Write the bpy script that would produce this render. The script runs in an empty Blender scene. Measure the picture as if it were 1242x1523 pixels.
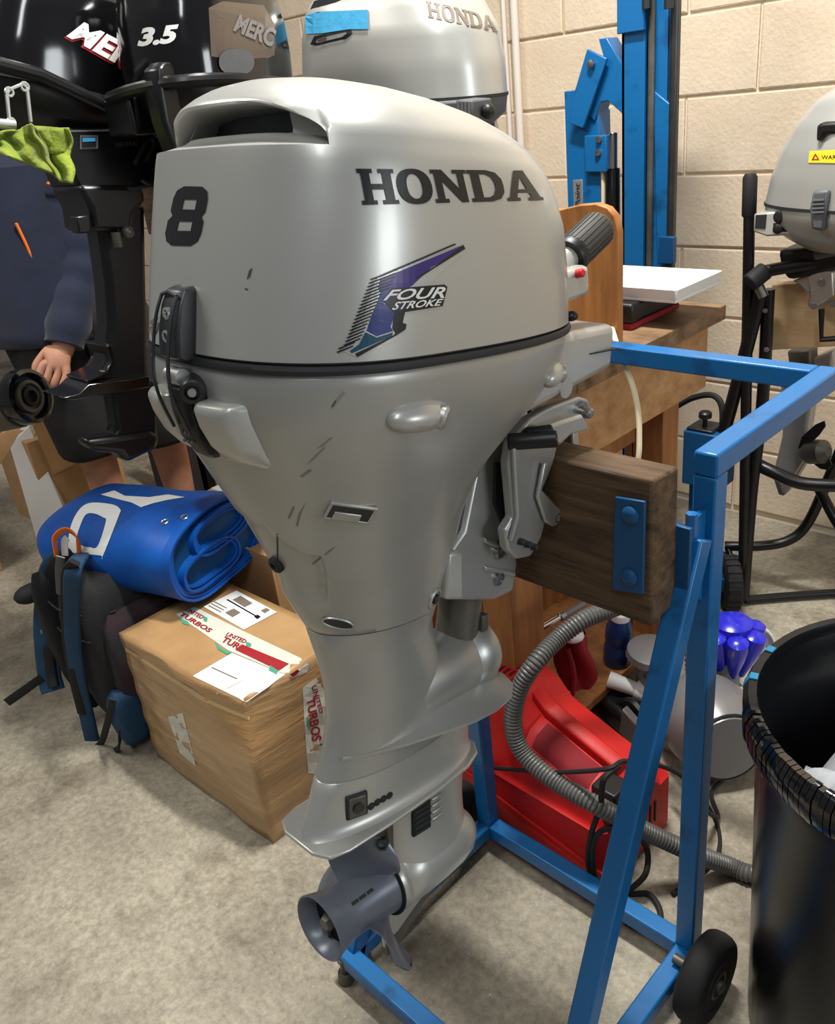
import bpy, bmesh, math, random
from mathutils import Vector, Matrix
from mathutils.bvhtree import BVHTree
random.seed(7)
sc = bpy.context.scene
COL = sc.collection
# ---------------------------------------------------------------- camera
# world: x runs along the block wall (to the right), y goes into the wall, z is up
CX, CY, FOC, CAMH = 621.0, 761.5, 1270.0, 1.30
MC = Matrix(((0.713, 0.235, -0.660), (0.693, -0.379, 0.614), (-0.106, -0.895, -0.434)))  # columns: right, down, forward
_f = Vector((MC[0][2], MC[1][2], MC[2][2])).normalized()
_r = Vector((MC[0][0], MC[1][0], MC[2][0])); _r = (_r - _f * _r.dot(_f)).normalized()
_d = _f.cross(_r).normalized()
CAMO = Vector((0, 0, CAMH))
cd = bpy.data.cameras.new('camera'); cam = bpy.data.objects.new('camera', cd); COL.objects.link(cam)
cd.sensor_fit = 'HORIZONTAL'; cd.sensor_width = 36.0; cd.lens = 36.0 * FOC / 1242.0; cd.clip_start = 0.02; cd.clip_end = 60
cam.matrix_world = Matrix(((_r.x, -_d.x, -_f.x, 0), (_r.y, -_d.y, -_f.y, 0), (_r.z, -_d.z, -_f.z, CAMH), (0, 0, 0, 1)))
sc.camera = cam
def ray(p):
    return _r * (p[0] - CX) + _d * (p[1] - CY) + _f * FOC
def at(px, py, u=None, v=None, z=None):
    """point of the place seen at a photo position, on a given plane"""
    r = ray((px, py))
    if u is not None: t = u / r.x
    elif v is not None: t = v / r.y
    else: t = (z - CAMH) / r.z
    return CAMO + r * t
# ---------------------------------------------------------------- light
w = bpy.data.worlds.new('workshop_air'); sc.world = w; w.use_nodes = True
bg = w.node_tree.nodes['Background']; bg.inputs[0].default_value = (0.93, 0.95, 1.0, 1); bg.inputs[1].default_value = 0.15
def area(name, loc, target, sx, sy, power, col):
    l = bpy.data.lights.new(name, 'AREA'); l.shape = 'RECTANGLE'; l.size = sx; l.size_y = sy; l.energy = power; l.color = col
    o = bpy.data.objects.new(name, l); COL.objects.link(o); o.location = loc
    o.rotation_euler = (Vector(target) - Vector(loc)).to_track_quat('-Z', 'Y').to_euler(); return o
area('ceiling_tube_light_back', (-0.85, 1.20, 3.0), (-0.85, 1.0, 0), 0.6, 0.14, 92, (1.0, 0.97, 0.91))
area('ceiling_tube_light_front', (0.5, -0.4, 3.1), (-0.3, 0.5, 0.6), 0.3, 1.5, 20, (0.96, 0.99, 1.0))
area('ceiling_tube_light_left', (-2.5, -0.5, 3.1), (-1.8, 0.5, 0.3), 1.5, 0.3, 39, (1.0, 0.96, 0.88))
area('daylight_door', (2.3, 1.25, 1.40), (-0.5, 0.5, 1.1), 0.8, 0.8, 21, (0.92, 0.97, 1.0))
sc.view_settings.view_transform = 'Standard'; sc.view_settings.look = 'None'
sc.view_settings.gamma = 1.0; sc.view_settings.exposure = 0.10; sc.view_settings.use_curve_mapping = False

# ---------------------------------------------------------------- helpers
def L2(c):
    return tuple((x / 255 / 12.92 if x / 255 <= 0.04045 else ((x / 255 + 0.055) / 1.055) ** 2.4) for x in c)
def mat(name, rgb, rough=0.5, metal=0.0, var=0.0, vscale=6.0, rgb2=None, bump=0.0, bscale=40.0, coat=0.0, spec=0.5,
        trans=0.0, ior=1.45, stretch=None, emit=None, sheen=0.0, lo=0.35, hi=0.65, alpha=1.0, detail=6):
    m = bpy.data.materials.new(name); m.use_nodes = True; nt = m.node_tree; b = nt.nodes['Principled BSDF']
    c = L2(rgb) + (1,)
    b.inputs['Base Color'].default_value = c; b.inputs['Roughness'].default_value = rough; b.inputs['Metallic'].default_value = metal
    b.inputs['Specular IOR Level'].default_value = spec; b.inputs['Coat Weight'].default_value = coat; b.inputs['Coat Roughness'].default_value = 0.12
    b.inputs['Transmission Weight'].default_value = trans; b.inputs['IOR'].default_value = ior; b.inputs['Sheen Weight'].default_value = sheen
    b.inputs['Alpha'].default_value = alpha
    if emit: b.inputs['Emission Color'].default_value = L2(emit[0]) + (1,); b.inputs['Emission Strength'].default_value = emit[1]
    if rgb2 is not None or var or bump:
        tc = nt.nodes.new('ShaderNodeTexCoord'); mp = nt.nodes.new('ShaderNodeMapping'); nt.links.new(tc.outputs['Object'], mp.inputs[0])
        if stretch: mp.inputs['Scale'].default_value = stretch
        if rgb2 is not None or var:
            n = nt.nodes.new('ShaderNodeTexNoise'); n.inputs['Scale'].default_value = vscale; n.inputs['Detail'].default_value = detail; n.inputs['Roughness'].default_value = 0.65
            nt.links.new(mp.outputs[0], n.inputs['Vector'])
            rp = nt.nodes.new('ShaderNodeValToRGB'); nt.links.new(n.outputs['Fac'], rp.inputs[0])
            rp.color_ramp.elements[0].position = lo; rp.color_ramp.elements[1].position = hi
            c2 = L2(rgb2) + (1,) if rgb2 is not None else tuple(x * (1 - var) for x in c[:3]) + (1,)
            rp.color_ramp.elements[0].color = c2; rp.color_ramp.elements[1].color = c
            nt.links.new(rp.outputs[0], b.inputs['Base Color'])
        if bump:
            n2 = nt.nodes.new('ShaderNodeTexNoise'); n2.inputs['Scale'].default_value = bscale; n2.inputs['Detail'].default_value = 4
            nt.links.new(mp.outputs[0], n2.inputs['Vector'])
            bp = nt.nodes.new('ShaderNodeBump'); bp.inputs['Strength'].default_value = bump; bp.inputs['Distance'].default_value = 0.004
            nt.links.new(n2.outputs['Fac'], bp.inputs['Height']); nt.links.new(bp.outputs[0], b.inputs['Normal'])
    return m
def V(*a): return Vector(a)
def basis(d):
    d = Vector(d).normalized(); h = Vector((0, 0, 1)) if abs(d.z) < 0.95 else Vector((1, 0, 0))
    e1 = h.cross(d).normalized(); return e1, d.cross(e1).normalized(), d
class MB:
    def __init__(s): s.v = []; s.f = []; s.m = []; s.k = 0
    def add(s, vs, fs):
        o = len(s.v); s.v += [Vector(x) for x in vs]; s.f += [tuple(i + o for i in q) for q in fs]; s.m += [s.k] * len(fs); return s
    def hexa(s, a, b):   # two quads, bottom loop then top loop
        return s.add(list(a) + list(b), [(3, 2, 1, 0), (4, 5, 6, 7), (0, 1, 5, 4), (1, 2, 6, 5), (2, 3, 7, 6), (3, 0, 4, 7)])
    def box(s, c, size, ex=(1, 0, 0), ey=(0, 1, 0), ez=None):
        c = Vector(c); ex = Vector(ex).normalized(); ey = Vector(ey).normalized(); ez = Vector(ez) if ez else ex.cross(ey)
        a, b, h = [x / 2 for x in size]; q = [(-a, -b), (a, -b), (a, b), (-a, b)]
        return s.hexa([c + ex * x + ey * y - ez * h for x, y in q], [c + ex * x + ey * y + ez * h for x, y in q])
    def lo_hi(s, lo, hi): return s.box([(a + b) / 2 for a, b in zip(lo, hi)], [b - a for a, b in zip(lo, hi)])
    def beam(s, p0, p1, w, h, up=(0, 0, 1)):
        p0 = Vector(p0); p1 = Vector(p1); d = (p1 - p0); e1 = Vector(up).cross(d)
        if e1.length < 1e-6: e1 = Vector((1, 0, 0))
        e1.normalize(); e2 = d.normalized().cross(e1)
        q = [(-w / 2, -h / 2), (w / 2, -h / 2), (w / 2, h / 2), (-w / 2, h / 2)]
        return s.hexa([p0 + e1 * x + e2 * y for x, y in q], [p1 + e1 * x + e2 * y for x, y in q])
    def rings(s, R, cap=(True, True), closed=False):
        n = len(R[0]); vs = [p for r in R for p in r]; fs = []
        m = len(R)
        for i in range(m if closed else m - 1):
            j = (i + 1) % m
            for k in range(n): fs.append((i * n + k, i * n + (k + 1) % n, j * n + (k + 1) % n, j * n + k))
        if not closed:
            if cap[0]: fs.append(tuple(reversed(range(n))))
            if cap[1]: fs.append(tuple((m - 1) * n + k for k in range(n)))
        return s.add(vs, fs)
    def cyl(s, p0, p1, r0, r1=None, n=16, cap=True):
        r1 = r0 if r1 is None else r1; p0 = Vector(p0); p1 = Vector(p1); a, b, _ = basis(p1 - p0)
        R = [[p + (a * math.cos(2 * math.pi * k / n) + b * math.sin(2 * math.pi * k / n)) * r for k in range(n)] for p, r in ((p0, r0), (p1, r1))]
        return s.rings(R, (cap, cap))
    def lathe(s, prof, o, axis, n=24, cap=(True, True)):  # prof: (radius, distance along axis)
        o = Vector(o); a, b, d = basis(axis)
        return s.rings([[o + d * h + (a * math.cos(2 * math.pi * k / n) + b * math.sin(2 * math.pi * k / n)) * max(r, 1e-4) for k in range(n)] for r, h in prof], cap)
    def tube(s, pts, r, n=8, closed=False, rfun=None):
        pts = [Vector(p) for p in pts]; m = len(pts); R = []; prev = None
        for i, p in enumerate(pts):
            if closed: d = pts[(i + 1) % m] - pts[i - 1]
            else: d = pts[min(i + 1, m - 1)] - pts[max(i - 1, 0)]
            d.normalize()
            if prev is None: a, b, _ = basis(d)
            else:
                a = (prev - d * prev.dot(d)).normalized(); b = d.cross(a)
            prev = a; rr = rfun(i / (m - 1)) if rfun else r
            R.append([p + (a * math.cos(2 * math.pi * k / n) + b * math.sin(2 * math.pi * k / n)) * rr for k in range(n)])
        return s.rings(R, (True, True), closed)
    def prism(s, poly, depth):   # poly: 3D points of one face, depth: vector
        poly = [Vector(p) for p in poly]; depth = Vector(depth); n = len(poly)
        nrm = Vector((0, 0, 0))
        for i in range(n): nrm += poly[i].cross(poly[(i + 1) % n])
        if nrm.dot(depth) > 0: poly = poly[::-1]
        vs = poly + [p + depth for p in poly]
        return s.add(vs, [tuple(range(n)), tuple(reversed(range(n, 2 * n)))] + [(i, i + n, (i + 1) % n + n, (i + 1) % n) for i in range(n)])
    def sph(s, c, r, n=16, m=10, R=None):
        c = Vector(c); r = r if hasattr(r, '__len__') else (r, r, r); rg = []
        for i in range(m + 1):
            t = -math.pi / 2 + math.pi * i / m; rg.append([])
            for k in range(n):
                a = 2 * math.pi * k / n; p = Vector((r[0] * math.cos(t) * math.cos(a), r[1] * math.cos(t) * math.sin(a), r[2] * math.sin(t)))
                if i in (0, m): p = Vector((r[0] * .02 * math.cos(a), r[1] * .02 * math.sin(a), r[2] * math.sin(t)))
                rg[-1].append(c + (R @ p if R else p))
        return s.rings(rg)
    def grid(s, fn, nu, nv, two=False):
        vs = [fn(i / nu, j / nv) for i in range(nu + 1) for j in range(nv + 1)]
        fs = [(i * (nv + 1) + j, (i + 1) * (nv + 1) + j, (i + 1) * (nv + 1) + j + 1, i * (nv + 1) + j + 1) for i in range(nu) for j in range(nv)]
        return s.add(vs, fs)
    def mesh(s, name, mats, loc=(0, 0, 0), ang=35, smooth=True):
        me = bpy.data.meshes.new(name); l = Vector(loc); me.from_pydata([tuple(p - l) for p in s.v], [], s.f)
        mats = mats if isinstance(mats, (list, tuple)) else [mats]
        for m in mats: me.materials.append(m)
        me.polygons.foreach_set('material_index', s.m)
        bm = bmesh.new(); bm.from_mesh(me); bmesh.ops.recalc_face_normals(bm, faces=bm.faces); bm.to_mesh(me); bm.free()
        if smooth:
            me.polygons.foreach_set('use_smooth', [True] * len(me.polygons)); me.set_sharp_from_angle(angle=math.radians(ang))
        me.update(); return me
    def build(s, name, mats, parent=None, bevel=0, ang=35, smooth=True, subd=0, solid=0, seg=2):
        off = Vector((0, 0, 0)); q = parent
        while q is not None: off += Vector(q.location); q = q.parent
        if parent is None and s.v:
            lo = [min(p[i] for p in s.v) for i in range(3)]; hi = [max(p[i] for p in s.v) for i in range(3)]
            off = Vector(((lo[0] + hi[0]) / 2, (lo[1] + hi[1]) / 2, lo[2]))
        o = bpy.data.objects.new(name, s.mesh(name, mats, off, ang, smooth)); COL.objects.link(o)
        if parent is None: o.location = off
        else: o.parent = parent
        if solid:
            md = o.modifiers.new('solid', 'SOLIDIFY'); md.thickness = solid; md.offset = 0
        if bevel:
            md = o.modifiers.new('bevel', 'BEVEL'); md.width = bevel; md.segments = seg; md.limit_method = 'ANGLE'; md.angle_limit = math.radians(40)
            md.harden_normals = False
        if subd:
            md = o.modifiers.new('subd', 'SUBSURF'); md.levels = subd; md.render_levels = subd
        return o
def tag(o, label=None, cat=None, group=None, kind=None):
    if label: o['label'] = label
    if cat: o['category'] = cat
    if group: o['group'] = group
    if kind: o['kind'] = kind
    return o
def thing(name, label, cat, loc=(0, 0, 0), group=None):
    o = bpy.data.objects.new(name, None); COL.objects.link(o); o.location = loc; o.empty_display_size = 0.05
    return tag(o, label, cat, group)
def spline(pts, n=8):
    """Catmull-Rom through the points"""
    pts = [Vector(p) for p in pts]; out = []
    for i in range(len(pts) - 1):
        p0 = pts[max(i - 1, 0)]; p1 = pts[i]; p2 = pts[i + 1]; p3 = pts[min(i + 2, len(pts) - 1)]
        for k in range(n):
            t = k / n
            out.append(0.5 * ((2 * p1) + (p2 - p0) * t + (2 * p0 - 5 * p1 + 4 * p2 - p3) * t * t + (3 * p1 - p0 - 3 * p2 + p3) * t ** 3))
    out.append(pts[-1]); return out
def interp(x, tab):
    if x <= tab[0][0]: return tab[0][1]
    for (a, p), (b, q) in zip(tab, tab[1:]):
        if x <= b: return p + (q - p) * (x - a) / (b - a)
    return tab[-1][1]
def sm(a, b, x):
    t = min(1, max(0, (x - a) / (b - a))); return t * t * (3 - 2 * t)
def rounded(pl, n=5):
    P = [Vector((a, b, 0)) for a, b in pl]; m = len(P); out = []
    for i in range(m):
        p0, p1, p2, p3 = P[i - 1], P[i], P[(i + 1) % m], P[(i + 2) % m]
        for k in range(n):
            t = k / n; q = 0.5 * ((2 * p1) + (p2 - p0) * t + (2 * p0 - 5 * p1 + 4 * p2 - p3) * t * t + (3 * p1 - p0 - 3 * p2 + p3) * t ** 3); out.append((q.x, q.y))
    return out
# flat print: outlines (with holes by even-odd) filled, cut into small cells and laid on a surface
def fill2d(polys, cell):
    cu = bpy.data.curves.new('tmp', 'CURVE'); cu.dimensions = '2D'; cu.fill_mode = 'BOTH'
    for pl in polys:
        sp = cu.splines.new('POLY'); sp.points.add(len(pl) - 1); sp.use_cyclic_u = True
        for q, p in zip(sp.points, pl): q.co = (p[0] / 100, p[1] / 100, 0, 1)
    return cut2d(cu, cell)
def cut2d(cu, cell):
    ob = bpy.data.objects.new('tmp', cu); COL.objects.link(ob)
    dg = bpy.context.evaluated_depsgraph_get(); me = bpy.data.meshes.new_from_object(ob.evaluated_get(dg))
    bpy.data.objects.remove(ob)
    bm = bmesh.new(); bm.from_mesh(me); bpy.data.meshes.remove(me)
    for v in bm.verts: v.co *= 100
    if bm.verts:
        for ax in (0, 1):
            lo = min(v.co[ax] for v in bm.verts); hi = max(v.co[ax] for v in bm.verts); x = lo + cell
            while x < hi:
                n = Vector((1, 0, 0)) if ax == 0 else Vector((0, 1, 0))
                bmesh.ops.bisect_plane(bm, geom=bm.verts[:] + bm.edges[:] + bm.faces[:], plane_co=n * x, plane_no=n); x += cell
    bm.verts.index_update()
    r = ([v.co.copy() for v in bm.verts], [tuple(v.index for v in f.verts) for f in bm.faces]); bm.free(); return r
def text2d(s, shear=0.0, bold=0.0, cell=9, space=1.0):
    """built-in font, scaled so that the cap height is 100 and the left edge is 0"""
    cu = bpy.data.curves.new('tmp', 'FONT'); cu.body = s; cu.size = 1.0; cu.shear = shear; cu.offset = bold; cu.resolution_u = 3; cu.space_character = space
    vs, fs = cut2d(cu, cell)
    if not vs: return [], []
    x0 = min(v.x for v in vs); y0 = min(v.y for v in vs); y1 = max(v.y for v in vs); x1 = max(v.x for v in vs)
    vs = [Vector(((v.x - x0) / (x1 - x0), (v.y - y0) / (y1 - y0), 0)) for v in vs]
    return vs, fs
def bil(q, a, b):   # q: bottom-left, bottom-right, top-right, top-left
    q = [Vector(x) for x in q]
    return (q[0] * (1 - a) + q[1] * a) * (1 - b) + (q[3] * (1 - a) + q[2] * a) * b
def bvh_of(*objs):
    vs = []; fs = []
    for o in objs:
        off = Vector((0, 0, 0)); q = o
        while q is not None: off += Vector(q.location); q = q.parent
        k = len(vs); vs += [v.co + off for v in o.data.vertices]; fs += [tuple(i + k for i in p.vertices) for p in o.data.polygons]
    return BVHTree.FromPolygons(vs, fs)
def lay(vs, fs, tree, off=0.0006):
    """photo positions carried onto the surface they are printed on"""
    out = []; ok = []
    for p in vs:
        h, n, i, d = tree.ray_cast(CAMO, ray(p).normalized())
        if h is None: out.append(Vector((0, 0, 0))); ok.append(False); continue
        if n.dot(h - CAMO) > 0: n = -n
        out.append(h + n * off); ok.append(True)
    return out, [f for f in fs if all(ok[i] for i in f)]
def print_on(name, polys, tree, m, parent, cell=10, off=0.0006, label=None):
    vs, fs = fill2d(polys, cell); vs, fs = lay(vs, fs, tree, off)
    mb = MB(); mb.add(vs, fs); o = mb.build(name, m, parent, smooth=False)
    if label: o['label'] = label
    return o
def text_on(name, s, quad, tree, m, parent, shear=0.0, bold=0.0, off=0.0008, label=None, space=1.0):
    """words between the photo corners bottom-left, bottom-right, top-right, top-left of a printed line"""
    vs, fs = text2d(s, shear, bold, space=space)
    q = [Vector((x[0], x[1], 0)) for x in quad]
    vs = [bil(q, v.x, v.y) for v in vs]; vs, fs = lay(vs, fs, tree, off)
    mb = MB(); mb.add(vs, fs); o = mb.build(name, m, parent, smooth=False)
    if label: o['label'] = label
    return o
def text_at(name, s, quad3, m, parent, shear=0.0, bold=0.0, label=None):
    vs, fs = text2d(s, shear, bold)
    mb = MB(); mb.add([bil(quad3, v.x, v.y) for v in vs], fs); o = mb.build(name, m, parent, smooth=False)
    if label: o['label'] = label
    return o
def copy_tree(o, parent=None):
    c = o.copy(); COL.objects.link(c)
    if parent is not None: c.parent = parent
    for ch in list(o.children): copy_tree(ch, c)
    return c
# ---------------------------------------------------------------- materials
M = {}
M['silver'] = mat('silver_paint', (184, 184, 179), 0.36, 0.42, var=0.06, vscale=3, coat=0.35, bump=0.012, bscale=500)
M['silver_low'] = mat('silver_paint_worn', (172, 172, 168), 0.38, 0.45, var=0.12, vscale=5, coat=0.25)
M['alu'] = mat('cast_aluminium', (186, 187, 184), 0.38, 0.7, var=0.1, vscale=9)
M['steel'] = mat('bare_steel', (170, 170, 168), 0.3, 0.95, var=0.15, vscale=20)
M['chrome'] = mat('chrome', (205, 205, 205), 0.14, 1.0)
M['darksteel'] = mat('dark_steel', (80, 82, 84), 0.4, 0.8, var=0.3, vscale=15)
M['black'] = mat('black_plastic', (22, 23, 25), 0.42, var=0.3, vscale=10)
M['rubber'] = mat('black_rubber', (26, 26, 27), 0.7, bump=0.1, bscale=90)
M['darkgrip'] = mat('grey_rubber_grip', (62, 61, 58), 0.6, var=0.2, vscale=20)
M['seal'] = mat('dark_seal', (34, 36, 38), 0.6)
M['gloss'] = mat('gloss_black', (10, 10, 12), 0.12, coat=0.6)
M['satin'] = mat('satin_black', (14, 14, 16), 0.33)
M['greyplastic'] = mat('grey_plastic', (88, 90, 93), 0.5, var=0.12, vscale=20)
M['propgrey'] = mat('prop_grey', (112, 118, 130), 0.33, 0.25, var=0.18, vscale=12)
M['blue'] = mat('blue_enamel', (14, 98, 158), 0.38, 0.0, rgb2=(8, 64, 106), vscale=16, lo=0.26, hi=0.44, coat=0.15, bump=0.05, bscale=60)
M['darkblue'] = mat('deep_blue_enamel', (10, 70, 116), 0.42, 0.0, var=0.35, vscale=10, lo=0.25, hi=0.5)
M['oldwood'] = mat('weathered_timber', (112, 86, 58), 0.75, rgb2=(42, 30, 20), vscale=9, stretch=(0.6, 5, 7), bump=0.5, bscale=30, lo=0.3, hi=0.72)
M['ply'] = mat('varnished_ply', (188, 128, 68), 0.5, rgb2=(142, 88, 42), vscale=6, stretch=(7, 2, 0.8), lo=0.3, hi=0.7)
M['benchwood'] = mat('bench_timber', (198, 154, 104), 0.6, rgb2=(150, 106, 64), vscale=5, stretch=(0.8, 4, 7), lo=0.3, hi=0.75, bump=0.1, bscale=40)
M['benchleg'] = mat('bench_leg_timber', (184, 126, 72), 0.6, rgb2=(128, 78, 40), vscale=5, stretch=(6, 6, 0.8), lo=0.3, hi=0.75)
M['benchtop'] = mat('worn_bench_top', (142, 112, 82), 0.65, rgb2=(90, 66, 46), vscale=7, stretch=(1, 3, 5), bump=0.2, bscale=40)
M['pine'] = mat('pale_pine', (214, 184, 142), 0.6, rgb2=(188, 150, 104), vscale=5, stretch=(1, 4, 6))
M['card'] = mat('brown_cardboard', (186, 148, 104), 0.7, rgb2=(166, 128, 86), vscale=5, bump=0.05, bscale=30)
M['cardwrap'] = mat('taped_cardboard', (182, 146, 102), 0.32, rgb2=(158, 122, 80), vscale=4, stretch=(1, 1, 7), bump=0.55, bscale=16, coat=0.4)
M['white'] = mat('white_plastic', (232, 232, 230), 0.4, var=0.04)
M['paper'] = mat('white_paper', (226, 226, 224), 0.6, var=0.04)
M['red'] = mat('red_plastic', (200, 20, 18), 0.5, var=0.28, vscale=5, bump=0.04, bscale=160)
M['redcloth'] = mat('red_cloth', (140, 26, 36), 0.8, var=0.3, vscale=12)
M['tarp'] = mat('blue_tarpaulin', (8, 86, 176), 0.45, rgb2=(6, 68, 148), vscale=8, bump=0.15, bscale=30)
M['tarpwhite'] = mat('white_print', (228, 230, 228), 0.5, var=0.06)
M['navy'] = mat('navy_softshell', (24, 33, 58), 0.85, var=0.3, vscale=12, sheen=0.2, bump=0.15, bscale=200)
M['shorts'] = mat('charcoal_cloth', (40, 40, 42), 0.9, var=0.35, vscale=10, bump=0.2, bscale=150)
M['skin'] = mat('skin', (196, 142, 116), 0.55, var=0.12, vscale=20)
M['orange'] = mat('orange_webbing', (242, 120, 40), 0.7)
M['bagblack'] = mat('black_bag_cloth', (24, 25, 28), 0.75, var=0.3, vscale=12, bump=0.25, bscale=180)
M['bagblue'] = mat('blue_bag_cloth', (26, 66, 98), 0.75, var=0.25, vscale=12, bump=0.2, bscale=180)
M['bagdark'] = mat('plum_bag_cloth', (60, 28, 34), 0.8, rgb2=(24, 40, 44), vscale=5, bump=0.2, bscale=120)
M['green'] = mat('lime_microfibre', (136, 150, 50), 0.95, rgb2=(98, 116, 32), vscale=16, bump=0.6, bscale=130, sheen=0.1)
M['hose'] = mat('ribbed_grey_hose', (92, 92, 90), 0.42, var=0.15, vscale=10)
M['bin'] = mat('black_bin_plastic', (19, 20, 23), 0.26, var=0.3, vscale=7, bump=0.08, bscale=25)
M['bag'] = mat('clear_plastic_film', (222, 226, 232), 0.25, trans=0.35, bump=0.3, bscale=40)
M['violet'] = mat('violet_blue_plastic', (38, 40, 190), 0.25, coat=0.4)
M['vacgrey'] = mat('vacuum_grey', (126, 124, 124), 0.35, 0.25, var=0.12)
M['clear'] = mat('smoked_clear_plastic', (120, 104, 96), 0.15, trans=0.55)
M['bluebottle'] = mat('dark_blue_bottle', (20, 44, 92), 0.3)
M['cream'] = mat('cream_cable', (222, 210, 176), 0.5)
M['tapeblue'] = mat('blue_masking_tape', (52, 150, 196), 0.6, var=0.12, vscale=30, bump=0.3, bscale=60)
M['yellow'] = mat('yellow_label', (236, 208, 44), 0.5)
M['purple'] = mat('purple_print', (58, 40, 118), 0.3)
M['indigo'] = mat('indigo_print', (44, 54, 120), 0.3)
M['teal'] = mat('teal_print', (22, 72, 96), 0.3)
M['ink'] = mat('black_print', (20, 20, 22), 0.35)
M['inkgrey'] = mat('worn_grey_print', (118, 108, 96), 0.4)
M['redink'] = mat('red_print', (150, 28, 36), 0.5)
M['greenink'] = mat('green_print', (70, 150, 120), 0.5)
M['whiteink'] = mat('white_decal', (232, 232, 230), 0.4)
M['greydecal'] = mat('bronze_decal', (96, 86, 76), 0.3, 0.3)
M['cleartape'] = mat('pale_packing_tape', (206, 208, 196), 0.3, var=0.1, vscale=12)
M['brownpaper'] = mat('tan_masking_tape', (200, 170, 118), 0.35, var=0.06)
M['pipe'] = mat('white_conduit', (214, 204, 194), 0.4)
M['gun'] = mat('weathered_gunmetal', (112, 110, 102), 0.45, 0.5, rgb2=(78, 74, 66), vscale=8)
M['redled'] = mat('red_button', (200, 30, 30), 0.3)
M['scuff'] = mat('dark_scuff', (66, 64, 62), 0.6)
M['scuffpale'] = mat('grey_scuff', (128, 124, 116), 0.6)
# floor: worn concrete
def floor_mat():
    m = bpy.data.materials.new('worn_concrete'); m.use_nodes = True; nt = m.node_tree; b = nt.nodes['Principled BSDF']
    N = nt.nodes.new; Lk = nt.links.new
    tc = N('ShaderNodeTexCoord')
    def noise(sc_, det, r=0.6):
        n = N('ShaderNodeTexNoise'); n.inputs['Scale'].default_value = sc_; n.inputs['Detail'].default_value = det; n.inputs['Roughness'].default_value = r; Lk(tc.outputs['Object'], n.inputs['Vector']); return n
    def ramp(src, a, b_, ca, cb):
        r = N('ShaderNodeValToRGB'); r.color_ramp.elements[0].position = a; r.color_ramp.elements[1].position = b_
        r.color_ramp.elements[0].color = L2(ca) + (1,); r.color_ramp.elements[1].color = L2(cb) + (1,); Lk(src, r.inputs[0]); return r
    def mix(t, f, a, b_):
        x = N('ShaderNodeMixRGB'); x.blend_type = t; Lk(a, x.inputs[1]); Lk(b_, x.inputs[2])
        if isinstance(f, float): x.inputs[0].default_value = f
        else: Lk(f, x.inputs[0])
        return x
    big = ramp(noise(1.7, 8).outputs['Fac'], 0.34, 0.64, (112, 106, 94), (166, 160, 146))
    fine = ramp(noise(60, 8, 0.8).outputs['Fac'], 0.32, 0.68, (88, 84, 76), (236, 232, 220))
    c = mix('OVERLAY', 0.55, big.outputs[0], fine.outputs[0])
    st = ramp(noise(4.5, 10, 0.75).outputs['Fac'], 0.52, 0.70, (255, 255, 255), (148, 136, 120))
    c = mix('MULTIPLY', 0.7, c.outputs[0], st.outputs[0])
    sp = ramp(noise(190, 2).outputs['Fac'], 0.70, 0.76, (0, 0, 0), (255, 255, 255))
    wh = N('ShaderNodeRGB'); wh.outputs[0].default_value = L2((206, 202, 190)) + (1,)
    c = mix('MIX', sp.outputs[0], c.outputs[0], wh.outputs[0])
    Lk(c.outputs[0], b.inputs['Base Color']); b.inputs['Roughness'].default_value = 0.62
    bp = N('ShaderNodeBump'); bp.inputs['Strength'].default_value = 0.25; bp.inputs['Distance'].default_value = 0.003
    Lk(noise(70, 6).outputs['Fac'], bp.inputs['Height']); Lk(bp.outputs[0], b.inputs['Normal']); return m
M['floor'] = floor_mat()
M['block'] = mat('cream_painted_block', (216, 198, 174), 0.72, rgb2=(206, 187, 162), vscale=7, bump=0.42, bscale=100)
M['mortar'] = mat('cream_painted_mortar', (222, 206, 182), 0.75, bump=0.3, bscale=90)
# ---------------------------------------------------------------- the room
mb = MB(); mb.lo_hi((-7, -3, -0.1), (4, 2.6, 0)); floor = mb.build('floor', M['floor'], smooth=False); tag(floor, 'worn speckled grey concrete workshop floor', None, None, 'structure')
WV = 2.39
mb = MB(); mb.lo_hi((-7, WV + 0.006, 0), (2.6, WV + 0.15, 2.625)); wall = mb.build('wall_back', M['mortar'], smooth=False)
tag(wall, 'cream painted concrete block wall behind the press', None, None, 'structure')
mb = MB(); a, h, g, d = 0.1965, 0.0965, 0.004, 0.004   # one block: chamfered face, joints recessed round it
q = [(-a, -h), (a, -h), (a, h), (-a, h)]
q2 = [(-a + g, -h + g), (a - g, -h + g), (a - g, h - g), (-a + g, h - g)]
mb.add([V(x, 0.008, z) for x, z in q] + [V(x, -0.001, z) for x, z in q] + [V(x, -0.003, z) for x, z in q2],
       [(0, 1, 5, 4), (1, 2, 6, 5), (2, 3, 7, 6), (3, 0, 4, 7), (4, 5, 9, 8), (5, 6, 10, 9), (6, 7, 11, 10), (7, 4, 8, 11), (8, 9, 10, 11)])
blk = mb.mesh('concrete_block', M['block'], smooth=False)
k = 0
for r in range(13):
    zc = 0.024 + 0.2 * r - 0.1
    for c in range(-13, 9):
        uc = -1.093 + 0.4 * c + (0.4 if r % 2 == 0 else 0.2)
        if uc < -6.6 or uc > 2.3 or zc < 0.1: continue
        o = bpy.data.objects.new('concrete_block', blk); COL.objects.link(o); o.parent = wall
        o.location = (uc - wall.location.x, WV + random.uniform(-.0015, .0015) - wall.location.y, zc - wall.location.z); o.rotation_euler = (0, 0, random.uniform(-.004, .004)); k += 1
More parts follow.
